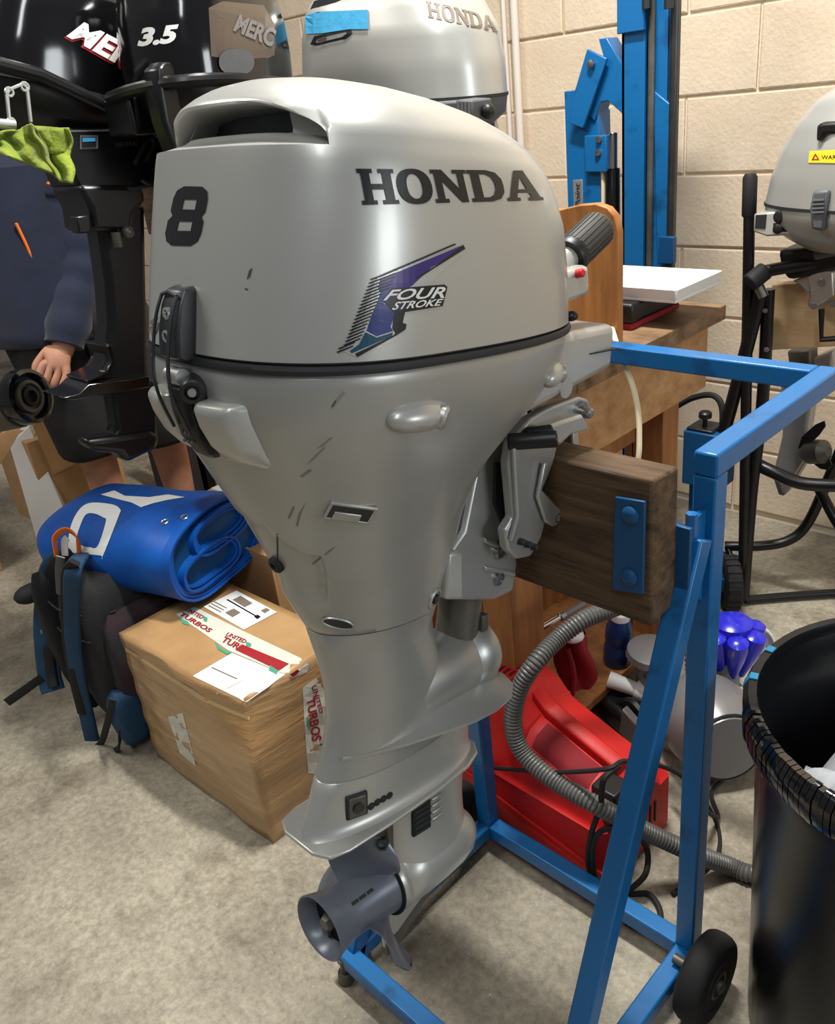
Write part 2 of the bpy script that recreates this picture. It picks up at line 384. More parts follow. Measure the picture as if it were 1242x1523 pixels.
# ---------------------------------------------------------------- the big silver outboard motor
E0 = V(-.636, .6, 1.09); PH1 = math.radians(9.2); PH2 = math.radians(8.5)
def frame(o, ph):
    F = V(0, math.cos(ph), -math.sin(ph)); U = V(0, math.sin(ph), math.cos(ph))
    f = lambda s, y, z: o + V(1, 0, 0) * s + F * y + U * z
    f.F = F; f.U = U; f.o = o; return f
e = frame(E0, PH1); E1 = V(-.636, .353, .430); g = frame(E1, PH2)   # g: from the propeller end, along the shaft
motor = thing('outboard_motor', 'large silver four stroke outboard motor clamped to the timber of the blue trolley', 'outboard motor', (-.636, .6, .3))
N = 200
def plan(yr, yc, yf, w, nr, nf, z, fr=e, n=N, mod=None):
    out = []
    for k in range(n):
        t = 2 * math.pi * k / n; c, s_ = math.cos(t), math.sin(t)
        nn = nf if s_ > 0 else nr; Lg = (yf - yc) if s_ > 0 else (yc - yr)
        x = w * math.copysign(abs(c) ** (2 / nn), c); y = yc + Lg * math.copysign(abs(s_) ** (2 / nn), s_)
        if mod: x, y = mod(x, y, z, t)
        out.append(fr(x, y, z))
    return out
# upper cowl, with the lifting recess under the hood at the rear
YR = [(0, -.252), (.05, -.246), (.1, -.238), (.158, -.229), (.185, -.223), (.192, -.217), (.200, -.206), (.207, -.192), (.2125, -.172), (.217, -.14)]
YF = [(0, .216), (.05, .208), (.1, .194), (.13, .176), (.15, .156), (.165, .134), (.18, .100), (.192, .062), (.203, .012), (.212, -.05), (.217, -.10)]
WW = [(0, .150), (.05, .1505), (.1, .148), (.15, .142), (.172, .134), (.185, .122), (.195, .108), (.204, .088), (.2115, .062), (.217, .03)]
def cowl_ring(zr, grow=0):
    out = []
    for i in range(N):
        t = 2 * math.pi * i / N; c, s_ = math.cos(t), math.sin(t)
        x0 = .139 * math.copysign(abs(c) ** (2 / 2.6), c)
        if s_ < 0:      # the hood's lip curves down to the ledge at the rear corners
            q = min(1, max(0, ((x0 if x0 > 0 else -x0 - .010) - .038) / .078)); kk = max(.03, (1 - q ** 2.2) ** .5)
        else: kk = max(.03, sm(.15, .8, s_))
        lip = .1585 + .036 * kk
        if zr <= .1585: z = zr
        elif zr <= .1945: z = .1585 + (zr - .1585) * kk
        else: z = lip + (zr - .1945) * (.217 - lip) / (.217 - .1945)
        w_, yr, yf = interp(z, WW) - grow, interp(z, YR) + grow, interp(z, YF) - grow; nr = 2.6 - .3 * sm(.15, .217, z); yc = -.1
        nn = 2.25 if s_ > 0 else nr; Lg = (yf - yc) if s_ > 0 else (yc - yr)
        x = w_ * math.copysign(abs(c) ** (2 / nn), c); y = yc + Lg * math.copysign(abs(s_) ** (2 / nn), s_)
        if s_ < 0 and zr > .1585:
            m = sm(.03, .30, kk)
            d = interp(zr, [(.1586, .002), (.161, .009), (.1655, .022), (.1695, .028), (.1701, .075), (.1887, .075), (.1895, .012), (.1918, .005), (.1945, .003), (.21, 0)])
            if .1698 <= zr <= .1888: d = .028 + (d - .028) * (1 - sm(.080, .086, abs(x0 + .010)))
            y += d * m
        out.append(e(x, y, z))
    return out
zs = [0, .002, .006, .02, .04, .06, .08, .1, .12, .135, .148, .155, .158, .1585, .1590, .160, .161, .1635, .1655, .1675, .1690, .1695, .1701, .1703, .174, .178, .182, .186, .1884, .1887, .1895, .1905, .1918, .193, .1945, .1955, .197, .199, .201, .203, .2055, .208, .2105, .2125, .2145, .216, .217]
R = [cowl_ring(z, .003 if z == 0 else 0) for z in zs]
R.append(plan(-.13, -.125, -.115, .008, 2, 2, .2177))
mb = MB(); mb.rings(R)
cowl = mb.build('upper_cowl', M['silver'], motor, ang=40)
mb = MB()   # dark sheet standing in for the shade inside the finger slot
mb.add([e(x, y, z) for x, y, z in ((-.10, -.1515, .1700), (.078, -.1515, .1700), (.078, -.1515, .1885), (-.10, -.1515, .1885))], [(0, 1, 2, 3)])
mb.build('finger_slot_shade', M['darksteel'], motor)
# black seal between the cowls
mb = MB(); mb.rings([plan(-.252 - dx, -.1, .216 + dx, .150 + dx, 2.6, 2.25, z) for z, dx in ((-.0005, -.003), (-.0008, .0022), (-.004, .0032), (-.0075, .0022), (-.008, -.003))])
mb.build('cowl_seal', M['seal'], motor)
# lower cowl tapering into the leg
LO = [(-.0085, -.250, -.1, .213, .148, 2.6, 2.25), (-.012, -.2515, -.1, .215, .1495, 2.6, 2.25), (-.03, -.252, -.1, .212, .148, 2.5, 2.2), (-.05, -.247, -.1, .205, .144, 2.5, 2.2), (-.08, -.236, -.095, .175, .136, 2.4, 2.1), (-.1, -.226, -.09, .140, .129, 2.4, 2.1),
      (-.13, -.211, -.085, .100, .117, 2.3, 2.05), (-.16, -.196, -.075, .078, .104, 2.2, 2), (-.19, -.183, -.07, .068, .092, 2.2, 2), (-.22, -.171, -.06, .061, .083, 2.1, 2), (-.25, -.158, -.05, .054, .073, 2, 2), (-.28, -.143, -.04, .046, .064, 2, 2), (-.299, -.132, -.035, .040, .059, 2, 2)]
def tab(T, z):
    return [interp(-z, [(-r[0], r[i]) for r in T]) for i in range(1, 7)]
def hem(x, y, z, t):
    """rear skirt: the lower rear face is set back below a curved hem"""
    s_ = math.sin(t)
    if s_ >= .35: return x, y
    a = (-math.pi / 2 - (t if t < math.pi else t - 2 * math.pi))
    a = math.atan2(math.cos(t), -math.sin(t))       # 0 at the rear centre, + to starboard
    zl = -.168 - .020 * sm(.05, .55, a)
    inside = (1 - sm(zl - .0025, zl, z)) * (1 - sm(.60, .66, abs(a) + 2.2 * max(0, -.215 - z))) * sm(-.262, -.235, z)
    d = .0055 * inside
    return x * (1 - d / .09), y + d * .9
zz = [-.0085, -.010, -.012, -.02, -.03] + [-.04 - .01 * k for k in range(14)] + [-.176 - .0025 * k for k in range(42)] + [-.285, -.292, -.2985, -.2995]
R = []
for z in zz:
    yr, yc, yf, w_, nr, nf = tab(LO, z)
    if z < -.299: yr += .002; yf -= .002; w_ -= .002
    R.append(plan(yr, yc, yf, w_, nr, nf, z, mod=hem))
mb = MB(); mb.rings(R); lower = mb.build('lower_cowl', M['silver_low'], motor, ang=45)
# chin box at the front and its seam
def ebox(mb, s0, s1, y0, y1, z0, z1, tx=0, fr=e, ty=0):
    a = [fr(s0, y0, z0), fr(s1, y0, z0), fr(s1 - tx, y1, z0 + ty), fr(s0 + tx, y1, z0 + ty)]; b = [fr(s0, y0, z1), fr(s1, y0, z1), fr(s1 - tx, y1, z1), fr(s0 + tx, y1, z1)]
    return mb.hexa(a, b)
mb = MB(); ebox(mb, -.098, .098, .06, .287, -.096, -.012, .022, ty=.030); mb.build('front_chin', M['silver'], motor, bevel=.010, seg=3)
mb = MB(); ebox(mb, .0735, .083, .225, .2885, -.042, -.0405, 0); mb.build('chin_seam', M['seal'], motor)
# lifting bosses on the side
def hit(p, tree):
    r = ray(p).normalized()
    h, n, i, d = tree.ray_cast(CAMO, r)
    if h is None:
        print('MISS', p)
        h, n, i, d = min((tree.find_nearest(CAMO + r * (.7 + .01 * k)) for k in range(60)), key=lambda x: x[3])
    if n.dot(CAMO - h) < 0: n = -n
    return h, n
def boss(name, p, rx, ry, rz, sn):
    h, n = hit(p, BV_low)
    t1 = e.F - n * e.F.dot(n); t1.normalize(); t1 = (t1 + e.U * sn).normalized(); t1 = (t1 - n * t1.dot(n)).normalized(); t2 = n.cross(t1)
    Rm = Matrix((t1, t2, n)).transposed()
    mb = MB(); mb.sph(h - n * .002 - t1 * rx * .15, (rx, ry, rz), 20, 12, Rm); o = mb.build(name, M['silver'], motor, ang=60)
    mb = MB(); mb.lathe([(.001, -.010), (ry * .75, -.010), (ry * .80, .0), (ry * .6, .0025), (.001, .003)], h + t1 * rx * .42 + n * (rz * .58), (n * .85 + t1 * .53), 20); mb.build('boss_cap', M['alu'], o)
BV_low = bvh_of(lower, [c for c in motor.children if c.name.startswith('front_chin')][0])
boss('side_boss', (632, 618), .036, .014, .016, -.02); boss('side_boss', (824, 556), .027, .013, .013, .0)
BV_all = bvh_of(cowl, lower)
# inspection window, drain hole, screw
h, n = hit((521, 763), BV_all); t1 = (e.F - n * e.F.dot(n)).normalized(); t2 = n.cross(t1)
if t2.z < 0: t2 = -t2
mb = MB()
for (dx, dy, sx, sy) in ((0, .0095, .045, .003), (0, -.0095, .045, .003), (-.021, 0, .003, .02), (.021, 0, .003, .02)): mb.box(h + t1 * dx + t2 * dy, (sx, sy, .003), t1, t2)
fr_ = mb.build('inspection_window', M['alu'], motor, bevel=.0008)
mb = MB(); mb.box(h + n * .0006, (.041, .018, .001), t1, t2); mb.build('window_recess', M['darksteel'], fr_)
mb = MB(); mb.box(h - t1 * .002 - t2 * .0045 + n * .001, (.026, .010, .0026), t1, t2); mb.build('window_tab', M['alu'], fr_, bevel=.001)
h, n = hit((503, 927), BV_all); t1 = (e.F - n * e.F.dot(n)).normalized(); t2 = n.cross(t1)
mb = MB(); mb.tube([h + t1 * .0165 * math.cos(a) + t2 * .007 * math.sin(a) + n * .0004 for a in [2 * math.pi * k / 24 for k in range(24)]], .0012, 6, True); dh = mb.build('drain_hole', M['alu'], motor)
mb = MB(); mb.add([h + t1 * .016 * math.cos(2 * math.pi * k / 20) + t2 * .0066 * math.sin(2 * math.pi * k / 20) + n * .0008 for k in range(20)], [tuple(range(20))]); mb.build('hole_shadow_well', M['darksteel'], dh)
h, n = hit((646, 890), BV_all)
mb = MB(); mb.lathe([(.013, -.004), (.013, .001), (.0115, .0022), (.0095, .0022), (.0092, .0005), (.0001, .0005)], h, n, 24); sc1 = mb.build('cover_screw', M['alu'], motor)
mb = MB(); mb.lathe([(.006, -.001), (.006, .0035), (.0045, .0042), (.0001, .0042)], h, n, 16); mb.build('screw_head', M['darksteel'], sc1)
h, n = hit((413, 838), BV_all)
mb = MB(); mb.lathe([(.009, -.004), (.009, .004), (.007, .006), (.004, .006), (.0035, .002), (.0001, .002)], h, n, 20); mb.build('telltale_nozzle', M['rubber'], motor)
print_on('cover_slit', [[(411.6, 794), (413.4, 794), (414, 832), (412.4, 832)]], BV_all, M['seal'], motor, 8, .0006)
print_on('cover_seam', [[(296, 680), (300, 683), (356, 772), (358, 778), (352, 772)]], BV_all, M['seal'], motor, 8, .0004)
# latch and carrying grips at the rear
def rz(z, dy=0): return interp(-z, [(-r[0], r[1]) for r in LO]) if z < -.0085 else interp(z, YR)
mb = MB()
R = []
for z, hw, o in ((.055, .010, .004), (.052, .014, .010), (.04, .015, .014), (.02, .0155, .016), (0, .0155, .015), (-.004, .0155, .008)):
    y = rz(z); R.append([e(-hw, y + .012, z), e(-hw, y - o, z), e(-hw * .6, y - o - .003, z), e(hw * .6, y - o - .003, z), e(hw, y - o, z), e(hw, y + .012, z)])
mb.rings(R); latch = mb.build('latch_keeper', M['darksteel'], motor, bevel=.0015)
for z in (.034, .016):
    mb = MB(); c = e(.001, rz(z) - .0165, z); mb.lathe([(.005, -.002), (.005, .003), (.0034, .0034), (.0028, .001), (.0001, .001)], c, -e.F, 16); mb.build('keeper_screw', M['alu'], latch)
mb = MB(); pts = [e(.0115, rz(.048) - .016, .048), e(.0115, rz(.03) - .021, .03), e(.0115, rz(0) - .023, -.002), e(.0115, rz(-.03) - .022, -.03), e(.011, rz(-.06) - .018, -.062)]
p2 = [p + V(-.023, 0, 0) for p in reversed(pts)]
mb.tube(spline(pts, 5), .0016, 6); mb.tube(spline(p2, 5), .0016, 6); mb.tube([pts[0], pts[0] + V(-.0115, 0, .003), p2[-1]], .0016, 6)
mb.build('latch_hoop', M['darksteel'], motor)
mb = MB(); R = []
for z, hw, o in ((-.020, .014, .006), (-.028, .0165, .010), (-.05, .016, .012), (-.07, .0145, .014), (-.086, .011, .010), (-.092, .006, .004)):
    y = rz(z); R.append([e(-hw, y + .012, z), e(-hw, y - o, z), e(-hw * .6, y - o - .003, z), e(hw * .6, y - o - .003, z), e(hw, y - o, z), e(hw, y + .012, z)])
mb.rings(R); lv = mb.build('latch_lever', M['black'], motor, bevel=.0012)
mb = MB()
for i in range(3):
    for j in range(2): mb.lathe([(.0016, -.001), (.0016, .0016), (.0001, .0016)], e(-.006 + .006 * i, rz(-.07) - .0175 + j * .0018, -.066 - .008 * j), -e.F, 8)
mb.build('grip_dimples', M['greyplastic'], lv)
mb = MB(); mb.cyl(e(-.011, rz(-.017) - .010, -.017), e(.010, rz(-.017) - .010, -.017), .0075, n=16); mb.build('latch_roller', M['alu'], motor, bevel=.0008)
mb = MB(); c = e(.019, rz(-.026) - .006, -.026); d = V(.75, -.66, 0)
mb.lathe([(.0105, -.014), (.0105, .008), (.009, .010), (.0065, .010), (.006, .006), (.0001, .006)], c, d, 20); lp = mb.build('latch_pivot', M['darksteel'], motor)
mb = MB(); mb.lathe([(.0035, .004), (.0035, .011), (.0001, .0112)], c, d, 12); mb.build('pivot_screw', M['alu'], lp)
def grip(s0, s1):
    mb = MB(); R = []
    for z, o in ((-.034, .012), (-.040, .019), (-.055, .019), (-.073, .016), (-.086, .009), (-.096, -.004)):
        y = rz(z); q = []
        for s_ in (s0, s0 + (s1 - s0) * .15, s0 + (s1 - s0) * .5, s0 + (s1 - s0) * .85, s1):
            cv = (abs(s_) / .15) ** 2.6 * .1
            edge = .35 if s_ in (s0, s1) else 1
            q.append(e(s_, y + cv - o * edge, z))
        q += [e(s1, y + .03, z), e(s0, y + .03, z)]
        R.append(q)
    mb.rings(R); mb.build('carrying_grip', M['silver'], motor, bevel=.004, seg=3, ang=50)
grip(.021, .068); grip(-.064, -.022)
# ------------------------------------------------ drive leg below the seam, in the trim-tilted frame
def gplan(spec, n=72, fr=g):
    z, yr, yc, yf, w_, nr, nf = spec
    return plan(yr, yc, yf, w_, nr, nf, z, fr, n)
p0 = plan(-.131, -.035, .038, .057, 2, 2, -.3008, e, 72)
LEG = [(.36, .021, .09, .178, .052, 2, 2), (.33, .029, .10, .184, .049, 2, 2), (.30, .033, .11, .192, .047, 2, 2), (.27, .033, .11, .205, .045, 2, 2), (.24, .026, .12, .228, .043, 2, 2), (.222, .019, .12, .244, .042, 2, 2), (.205, .011, .12, .252, .0405, 2, 2)]
mb = MB(); mb.rings([plan(-.1305, -.035, .037, .0575, 2, 2, -.3003, e, 72), p0] + [gplan(q) for q in LEG]); mb.build('lower_leg', M['silver_low'], motor, ang=50)
mb = MB(); mb.rings([gplan(q) for q in ((.2045, .012, .12, .250, .0395, 2, 2), (.2035, .010, .12, .254, .0415, 2, 2), (.19, .004, .12, .256, .0400, 2, 2.1), (.17, -.004, .12, .257, .0375, 2, 2.1), (.155, -.011, .12, .258, .0365, 2, 2.1), (.147, -.014, .12, .258, .038, 2, 2.1), (.1415, -.017, .12, .259, .043, 2.1, 2.1), (.139, -.018, .12, .260, .047, 2.2, 2.2))]); mb.build('gearcase_top', M['silver'], motor, ang=50)
# anti ventilation plate
P = [(-.024, -.022), (.024, -.022), (.044, -.012), (.050, .012), (.052, .08), (.050, .16), (.045, .215), (.034, .245), (.016, .260), (-.016, .260), (-.034, .245), (-.045, .215), (-.050, .16), (-.052, .08), (-.050, .012), (-.044, -.012)]
mb = MB(); mb.rings([[g(a_, b_, .1405) for a_, b_ in P], [g(a_, b_, .1355) for a_, b_ in P]]); mb.build('anti_ventilation_plate', M['silver'], motor, bevel=.002)
# splash wings, one either side of the leg
for sg in (1, -1):
    Q_ = [(.020, .030), (.036, .062), (.051, .10), (.066, .15), (.076, .19), (.079, .225), (.073, .262), (.056, .286), (.030, .296)]
    I_ = [(.012, .040), (.022, .07), (.028, .10), (.028, .15), (.026, .19), (.022, .225), (.014, .25), (.006, .26), (.002, .27)]
    zi = [.233, .239, .245, .250, .252, .253, .253, .253, .253]
    mb = MB(); mb.rings([[g(sg * a_, b_, z_) for (a_, b_), z_ in zip(I_, zi)], [g(sg * (a_ * .55 + c_ * .45), b_ * .5 + d_ * .5, .234 + (z_ - .234) * .35) for (a_, b_), (c_, d_), z_ in zip(I_, Q_, zi)], [g(sg * a_, b_, .234) for a_, b_ in Q_], [g(sg * a_, b_, .2305) for a_, b_ in Q_], [g(sg * a_, b_, .231) for a_, b_ in I_]], (False, False), True); 
    mb.build('splash_plate', M['silver_low'], motor, ang=50)
# lower mount housing and swivel tube at the front of the leg
mb = MB(); mb.lathe([(.026, .08), (.040, .11), (.045, .15), (.045, .235), (.0435, .238), (.0435, .239), (.045, .2405), (.045, .272), (.041, .280), (.0001, .281)], g(0, 0, .268), g.F, 36); mb.build('lower_mount_housing', M['alu'], motor, ang=50)
mb = MB(); ebox(mb, -.034, .034, .13, .27, .222, .27, .004, g); mb.build('mount_web', M['silver_low'], motor, bevel=.012)
mb = MB(); mb.cyl(g(0, .236, .29), e(0, .125, -.20), .027, .027, 28); mb.build('swivel_tube', M['gun'], motor)
mb = MB(); mb.box(g(.022, .262, .318), (.012, .012, .022), V(1, 0, 0), g.F); mb.build('earth_bolt', M['gun'], motor, bevel=.002)
# gearcase
AX = 0
mb = MB(); mb.rings([gplan(q) for q in ((.137, .065, .15, .252, .030, 2.3, 2), (.125, .088, .16, .252, .027, 2.3, 2), (.10, .097, .17, .250, .0255, 2.3, 2), (.07, .100, .17, .249, .026, 2.3, 2), (.045, .102, .17, .250, .030, 2.3, 2), (.025, .104, .17, .252, .037, 2.3, 2))]); mb.build('gearcase_strut', M['silver'], motor, ang=60)
mb = MB(); mb.lathe([(.030, .104), (.0415, .105), (.0425, .110), (.0425, .117), (.0420, .1175), (.0420, .1182), (.0430, .119), (.0438, .15), (.0430, .19), (.0405, .22), (.035, .243), (.025, .258), (.012, .266), (.0001, .268)], g(0, 0, AX), g.F, 40); mb.build('gearcase_torpedo', M['silver'], motor, ang=50)
SK = [(.100, -.036), (.104, -.108), (.116, -.117), (.135, -.106), (.160, -.086), (.195, -.062), (.222, -.036)]
mb = MB(); mb.rings([[g(-.0065 if z > -.06 else -.003, y, z) for y, z in SK], [g(.0065 if z > -.06 else .003, y, z) for y, z in SK]]); sk = mb.build('skeg', M['silver'], motor, bevel=.002)
mb = MB(); W_ = [(.105, -.098), (.105, -.1195), (.117, -.1205), (.136, -.109), (.161, -.089), (.196, -.065), (.205, -.055), (.185, -.060), (.150, -.080), (.128, -.094)]
mb.rings([[g(s_, y, z) for y, z in W_] for s_ in (-.0045, .0050)]); mb.build('worn_skeg_edge', M['gun'], sk)
# anode, exhaust holes, water intake
BG = bvh_of(*[o for o in motor.children if o.name.startswith(('gearcase_top', 'anti_vent'))])
h, n = hit((530, 1197), BG); t1 = (g.F - n * g.F.dot(n)).normalized(); t2 = n.cross(t1)
if t2.z < 0: t2 = -t2
mb = MB(); mb.box(h + n * .0008, (.027, .032, .005), t1, t2); an = mb.build('anode_recess', M['seal'], motor, bevel=.002)
mb = MB(); mb.box(h + n * .002, (.022, .027, .006), t1, t2); mb.build('anode', M['gun'], an, bevel=.002)
mb = MB(); mb.lathe([(.007, .003), (.007, .0075), (.003, .0085), (.0001, .0085)], h, n, 6); mb.build('anode_bolt', M['darksteel'], an)
for px, py in ((552, 1199), (561, 1193), (570, 1188), (579, 1183)):
    h, n = hit((px, py), BG); mb = MB(); mb.lathe([(.0001, .0003), (.0042, .0003), (.0046, .001), (.005, -.001)], h, n, 14); mb.build('exhaust_hole', M['seal'], motor)
BS = bvh_of([o for o in motor.children if o.name.startswith('gearcase_strut')][0])
h, n = hit((626, 1216), BS); t1 = (g.F - n * g.F.dot(n)).normalized(); t2 = n.cross(t1)
if t2.z < 0: t2 = -t2
mb = MB(); mb.box(h + n * .0005, (.030, .042, .005), t1, t2); wi = mb.build('water_intake', M['seal'], motor, bevel=.0015)
for k in range(5):
    mb = MB(); mb.box(h + n * .0028 + t2 * (-.016 + .008 * k), (.026, .0035, .0024), t1, t2); mb.build('intake_slat', M['darksteel'], wi)
for k in range(4):
    mb = MB(); mb.box(h + n * .0008 + t1 * .026 + t2 * (-.012 + .010 * k), (.018, .0032, .004), t1, t2); mb.build('intake_fin', M['alu'], motor, bevel=.0012)
mb = MB(); c = g(.020, .088, .085); mb.lathe([(.008, 0), (.008, .008), (.005, .009), (.0045, .004), (.0001, .004)], c, V(.6, -.7, .3), 6); mb.build('bearing_carrier_bolt', M['darksteel'], motor)
mb = MB(); ebox(mb, -.012, .024, .092, .104, .06, .136, 0, g); mb.build('carrier_lug', M['gun'], motor, bevel=.004)
# propeller
prop = bpy.data.objects.new('propeller', None); COL.objects.link(prop); prop.parent = motor; prop.location = g(0, .06, AX) - motor.location
mb = MB(); mb.lathe([(.0380, .002), (.0400, .000), (.0415, .001), (.0395, .008), (.0350, .024), (.0340, .045), (.0355, .08), (.0385, .100), (.0385, .102), (.030, .102), (.030, .07), (.031, .012), (.0380, .002)], g(0, 0, AX), g.F, 40, (False, False)); mb.build('hub', M['propgrey'], prop, ang=50)
mb = MB(); mb.lathe([(.0001, .022), (.0325, .022)], g(0, 0, AX), g.F, 30); mb.build('hub_core', M['seal'], prop)  # dark disc: shade of the hollow hub put into its colour
for k in range(3):
    mb = MB(); a = 2 * math.pi * k / 3 + .4; d = V(1, 0, 0) * math.cos(a) + g.U * math.sin(a); mb.beam(g(0, .021, AX) + d * .008, g(0, .021, AX) + d * .030, .004, .006, g.F); mb.build('hub_spoke', M['seal'], prop)
mb = MB(); mb.lathe([(.011, .024), (.011, .014), (.008, .008), (.0001, .007)], g(0, 0, AX), g.F, 6); mb.build('prop_nut', M['gun'], prop)
mb = MB(); mb.lathe([(.0435, .1025), (.0435, .1045)], g(0, 0, AX), g.F, 36); mb.build('carrier_ring', M['seal'], motor)
hx = V(1, 0, 0) * .62 + g.U * .78; ht = hx.cross(g.F)
for k in range(3): mb = MB(); mb.box(g(0, .040 + .012 * k, AX) + hx * .0346, (.010, .004, .0012), g.F, ht); mb.build('hub_stamp', M['seal'], prop)
for a0 in (-38, 82, 202):
    a0 = math.radians(a0)
    def bl(u, v_, side):
        r = .030 + .070 * u; wd = 1.25 * math.sin(math.pi * (.25 + .66 * u)) ** .8 if u < .999 else .55
        ang = a0 + (v_ - .5) * wd * (1 + .0 * u) + .12 * u
        y = .074 - (v_ - .5) * .058 * (1 - .15 * u) - .006 * u
        d = V(1, 0, 0) * math.cos(ang) + g.U * math.sin(ang)
        return g(0, y, AX) + d * r * (1 - .10 * (2 * v_ - 1) ** 2 * u) + g.F * side * (.0024 - .0014 * u) * (1 - (2 * v_ - 1) ** 4 * .8)
    mb = MB(); nu, nv = 12, 14
    R = []
    for i in range(nu + 1):
        u = i / nu
        R.append([bl(u, j / nv, 1) for j in range(nv + 1)] + [bl(u, j / nv, -1) for j in range(nv, -1, -1)])
    mb.rings(R); mb.build('blade', M['propgrey'], prop, ang=60)
# ------------------------------------------------ clamp and swivel brackets
def side_plate(name, poly, u, th, m, bevel=.003, parent=motor):
    P = [at(px, py, u=u) for px, py in poly]; mb = MB(); mb.prism(P, V(-th, 0, 0)); return mb.build(name, m, parent, bevel=bevel)
for us, nm in ((-.560, 'clamp_bracket'), (-.700, 'clamp_bracket')):
    off = us + .560
    def sp(poly, th, name, m, par=motor, b=.003, du=0):
        P = [at(px, py, u=-.560 + du) + V(off, 0, 0) for px, py in poly]; mb = MB(); mb.prism(P, V(-th, 0, 0)); return mb.build(name, m, par, bevel=b)
    cb = sp([(757, 690), (762, 655), (790, 622), (815, 607), (862, 590), (876, 594), (880, 612), (872, 632), (845, 640), (832, 655), (824, 690), (808, 728), (815, 748), (836, 760), (840, 776), (826, 784), (812, 776), (806, 800), (790, 828), (770, 832), (756, 818), (752, 790), (764, 770)], .014, nm, M['alu'])
    if off == 0:
        sp([(764, 670), (770, 652), (776, 652), (772, 690), (776, 770), (764, 806), (760, 806), (770, 768)], .006, 'bracket_rib', M['alu'], cb, .002, .006)
        sp([(806, 636), (868, 616), (878, 640), (850, 648), (834, 664), (826, 660)], .03, 'transom_hook', M['alu'], cb, .004, .016)
        sp([(810, 688), (816, 690), (806, 728), (838, 762), (838, 776), (824, 784), (812, 776), (800, 740)], .005, 'bracket_lip', M['alu'], cb, .002, .007)
        for k, (px, py) in enumerate(((776, 806), (786, 810), (796, 814))):
            c = at(px, py, u=-.556); mb = MB(); mb.box(c + V(-.004, 0, 0), (.006, .007, .018), V(0, 1, 0), V(0, .25, 1)); mb.build('trim_slot', M['seal'], cb, bevel=.002)
        c = at(829, 770, u=-.555); mb = MB(); mb.lathe([(.0001, .0), (.0045, .0), (.0045, .002), (.006, .0025), (.0065, 0)], c, V(1, 0, 0), 14); mb.build('fixing_hole', M['seal'], cb)
        c = at(862, 612, u=-.560); mb = MB(); mb.lathe([(.013, 0), (.013, .004), (.008, .004), (.008, .008), (.0065, .008), (.0065, .016), (.004, .018), (.0001, .018)], c, V(1, 0, 0), 16); mb.build('tilt_bolt', M['steel'], motor)
        c = at(806, 655, u=-.535); mb = MB(); mb.cyl(c + V(-.03, -.022, 0), c + V(.012, .012, 0), .0095, n=14); mb.cyl(c + V(-.02, -.002, 0), c + V(.0, .020, 0), .0115, n=14); mb.build('tilt_lever_stop', M['black'], motor, bevel=.002)
        c = at(800, 632, u=-.557)
def dark(poly, u, th, name, m, b=.003, par=motor):
    P = [at(px, py, u=u) for px, py in poly]; mb = MB(); mb.prism(P, V(-th, 0, 0)); return mb.build(name, m, par, bevel=b)
sw = dark([(708, 700), (742, 640), (778, 640), (760, 700), (764, 800), (771, 838), (764, 880), (735, 894), (664, 893), (668, 822), (690, 790)], -.592, .088, 'swivel_bracket', M['alu'], .005)
dark([(738, 690), (752, 686), (754, 780), (760, 818), (742, 815), (748, 780), (736, 750)], -.588, .004, 'bracket_gap', M['seal'], .001, sw)
dark([(722, 800), (768, 818), (766, 826), (722, 808)], -.588, .010, 'bracket_flange', M['alu'], .002, sw)
dark([(722, 842), (768, 850), (768, 858), (722, 850)], -.588, .010, 'bracket_flange', M['alu'], .002, sw)
for px, py in ((742, 822), (742, 861)):
    c = at(px, py, u=-.590); mb = MB(); mb.lathe([(.008, -.004), (.008, .003), (.0055, .0035), (.005, .001), (.0001, .001)], c, V(1, 0, 0), 16); mb.build('bracket_bolt', M['steel'], sw)
dark([(664, 893), (668, 822), (690, 822), (690, 893)], -.575, .05, 'leg_guard', M['silver'], .004, sw)
mb = MB(); mb.cyl(V(-.715, .76, .99), V(-.548, .76, .99), .012, n=18); mb.cyl(V(-.66, .70, .93), V(-.60, .77, .985), .02, n=12); mb.build('tilt_tube', M['alu'], motor)
for s_ in (-.60, -.672):   # clamp screws on the far side of the timber
    mb = MB(); mb.cyl(V(s_, .795, .85), V(s_, .88, .84), .007, n=12); mb.cyl(V(s_, .797, .85), V(s_, .803, .85), .02, n=16); mb.beam(V(s_ - .03, .878, .84), V(s_ + .03, .878, .84), .01, .01); mb.build('clamp_screw', M['steel'], motor)
    mb = MB(); mb.lo_hi((s_ - .012, .740, .905), (s_ + .012, .84, .925)); mb.lo_hi((s_ - .012, .825, .82), (s_ + .012, .84, .925)); mb.build('clamp_arm', M['alu'], motor, bevel=.003)
# tiller handle
a, b_ = at(850, 390, u=-.50), at(890, 335, u=-.50)
tl = e(.02, .16, .03); t0 = at(846, 382, v=.83); t1_ = at(892, 338, v=.90)
mb = MB(); d = (t1_ - t0); mb.cyl(t0 - d * .55, t0 + d * .02, .014, .015, 16); mb.build('tiller_arm', M['silver'], motor)
mb = MB(); mb.lathe([(.019, 0), (.021, .004), (.021, d.length * .93), (.018, d.length), (.0001, d.length * 1.005)], t0, d, 24)
tg = mb.build('tiller_grip', M['darkgrip'], motor)
mb = MB(); mb.lathe([(.0215, -.004), (.023, .0), (.023, .006), (.0215, .008)], t0, d, 24); mb.build('grip_collar', M['black'], motor)
for k in range(24):
    ang = 2 * math.pi * k / 24; ax, ay, _ = basis(d); c = (ax * math.cos(ang) + ay * math.sin(ang)) * .0212
    mb = MB(); mb.beam(t0 + d * .12 + c, t0 + d * .92 + c, .0028, .0010, c); mb.build('grip_rib', M['darkgrip'], tg)
c = at(853, 420, v=.80); mb = MB(); mb.box(c + V(-.02, 0, -.002), (.05, .05, .034)); mb.build('stop_switch_housing', M['silver'], motor, bevel=.006)
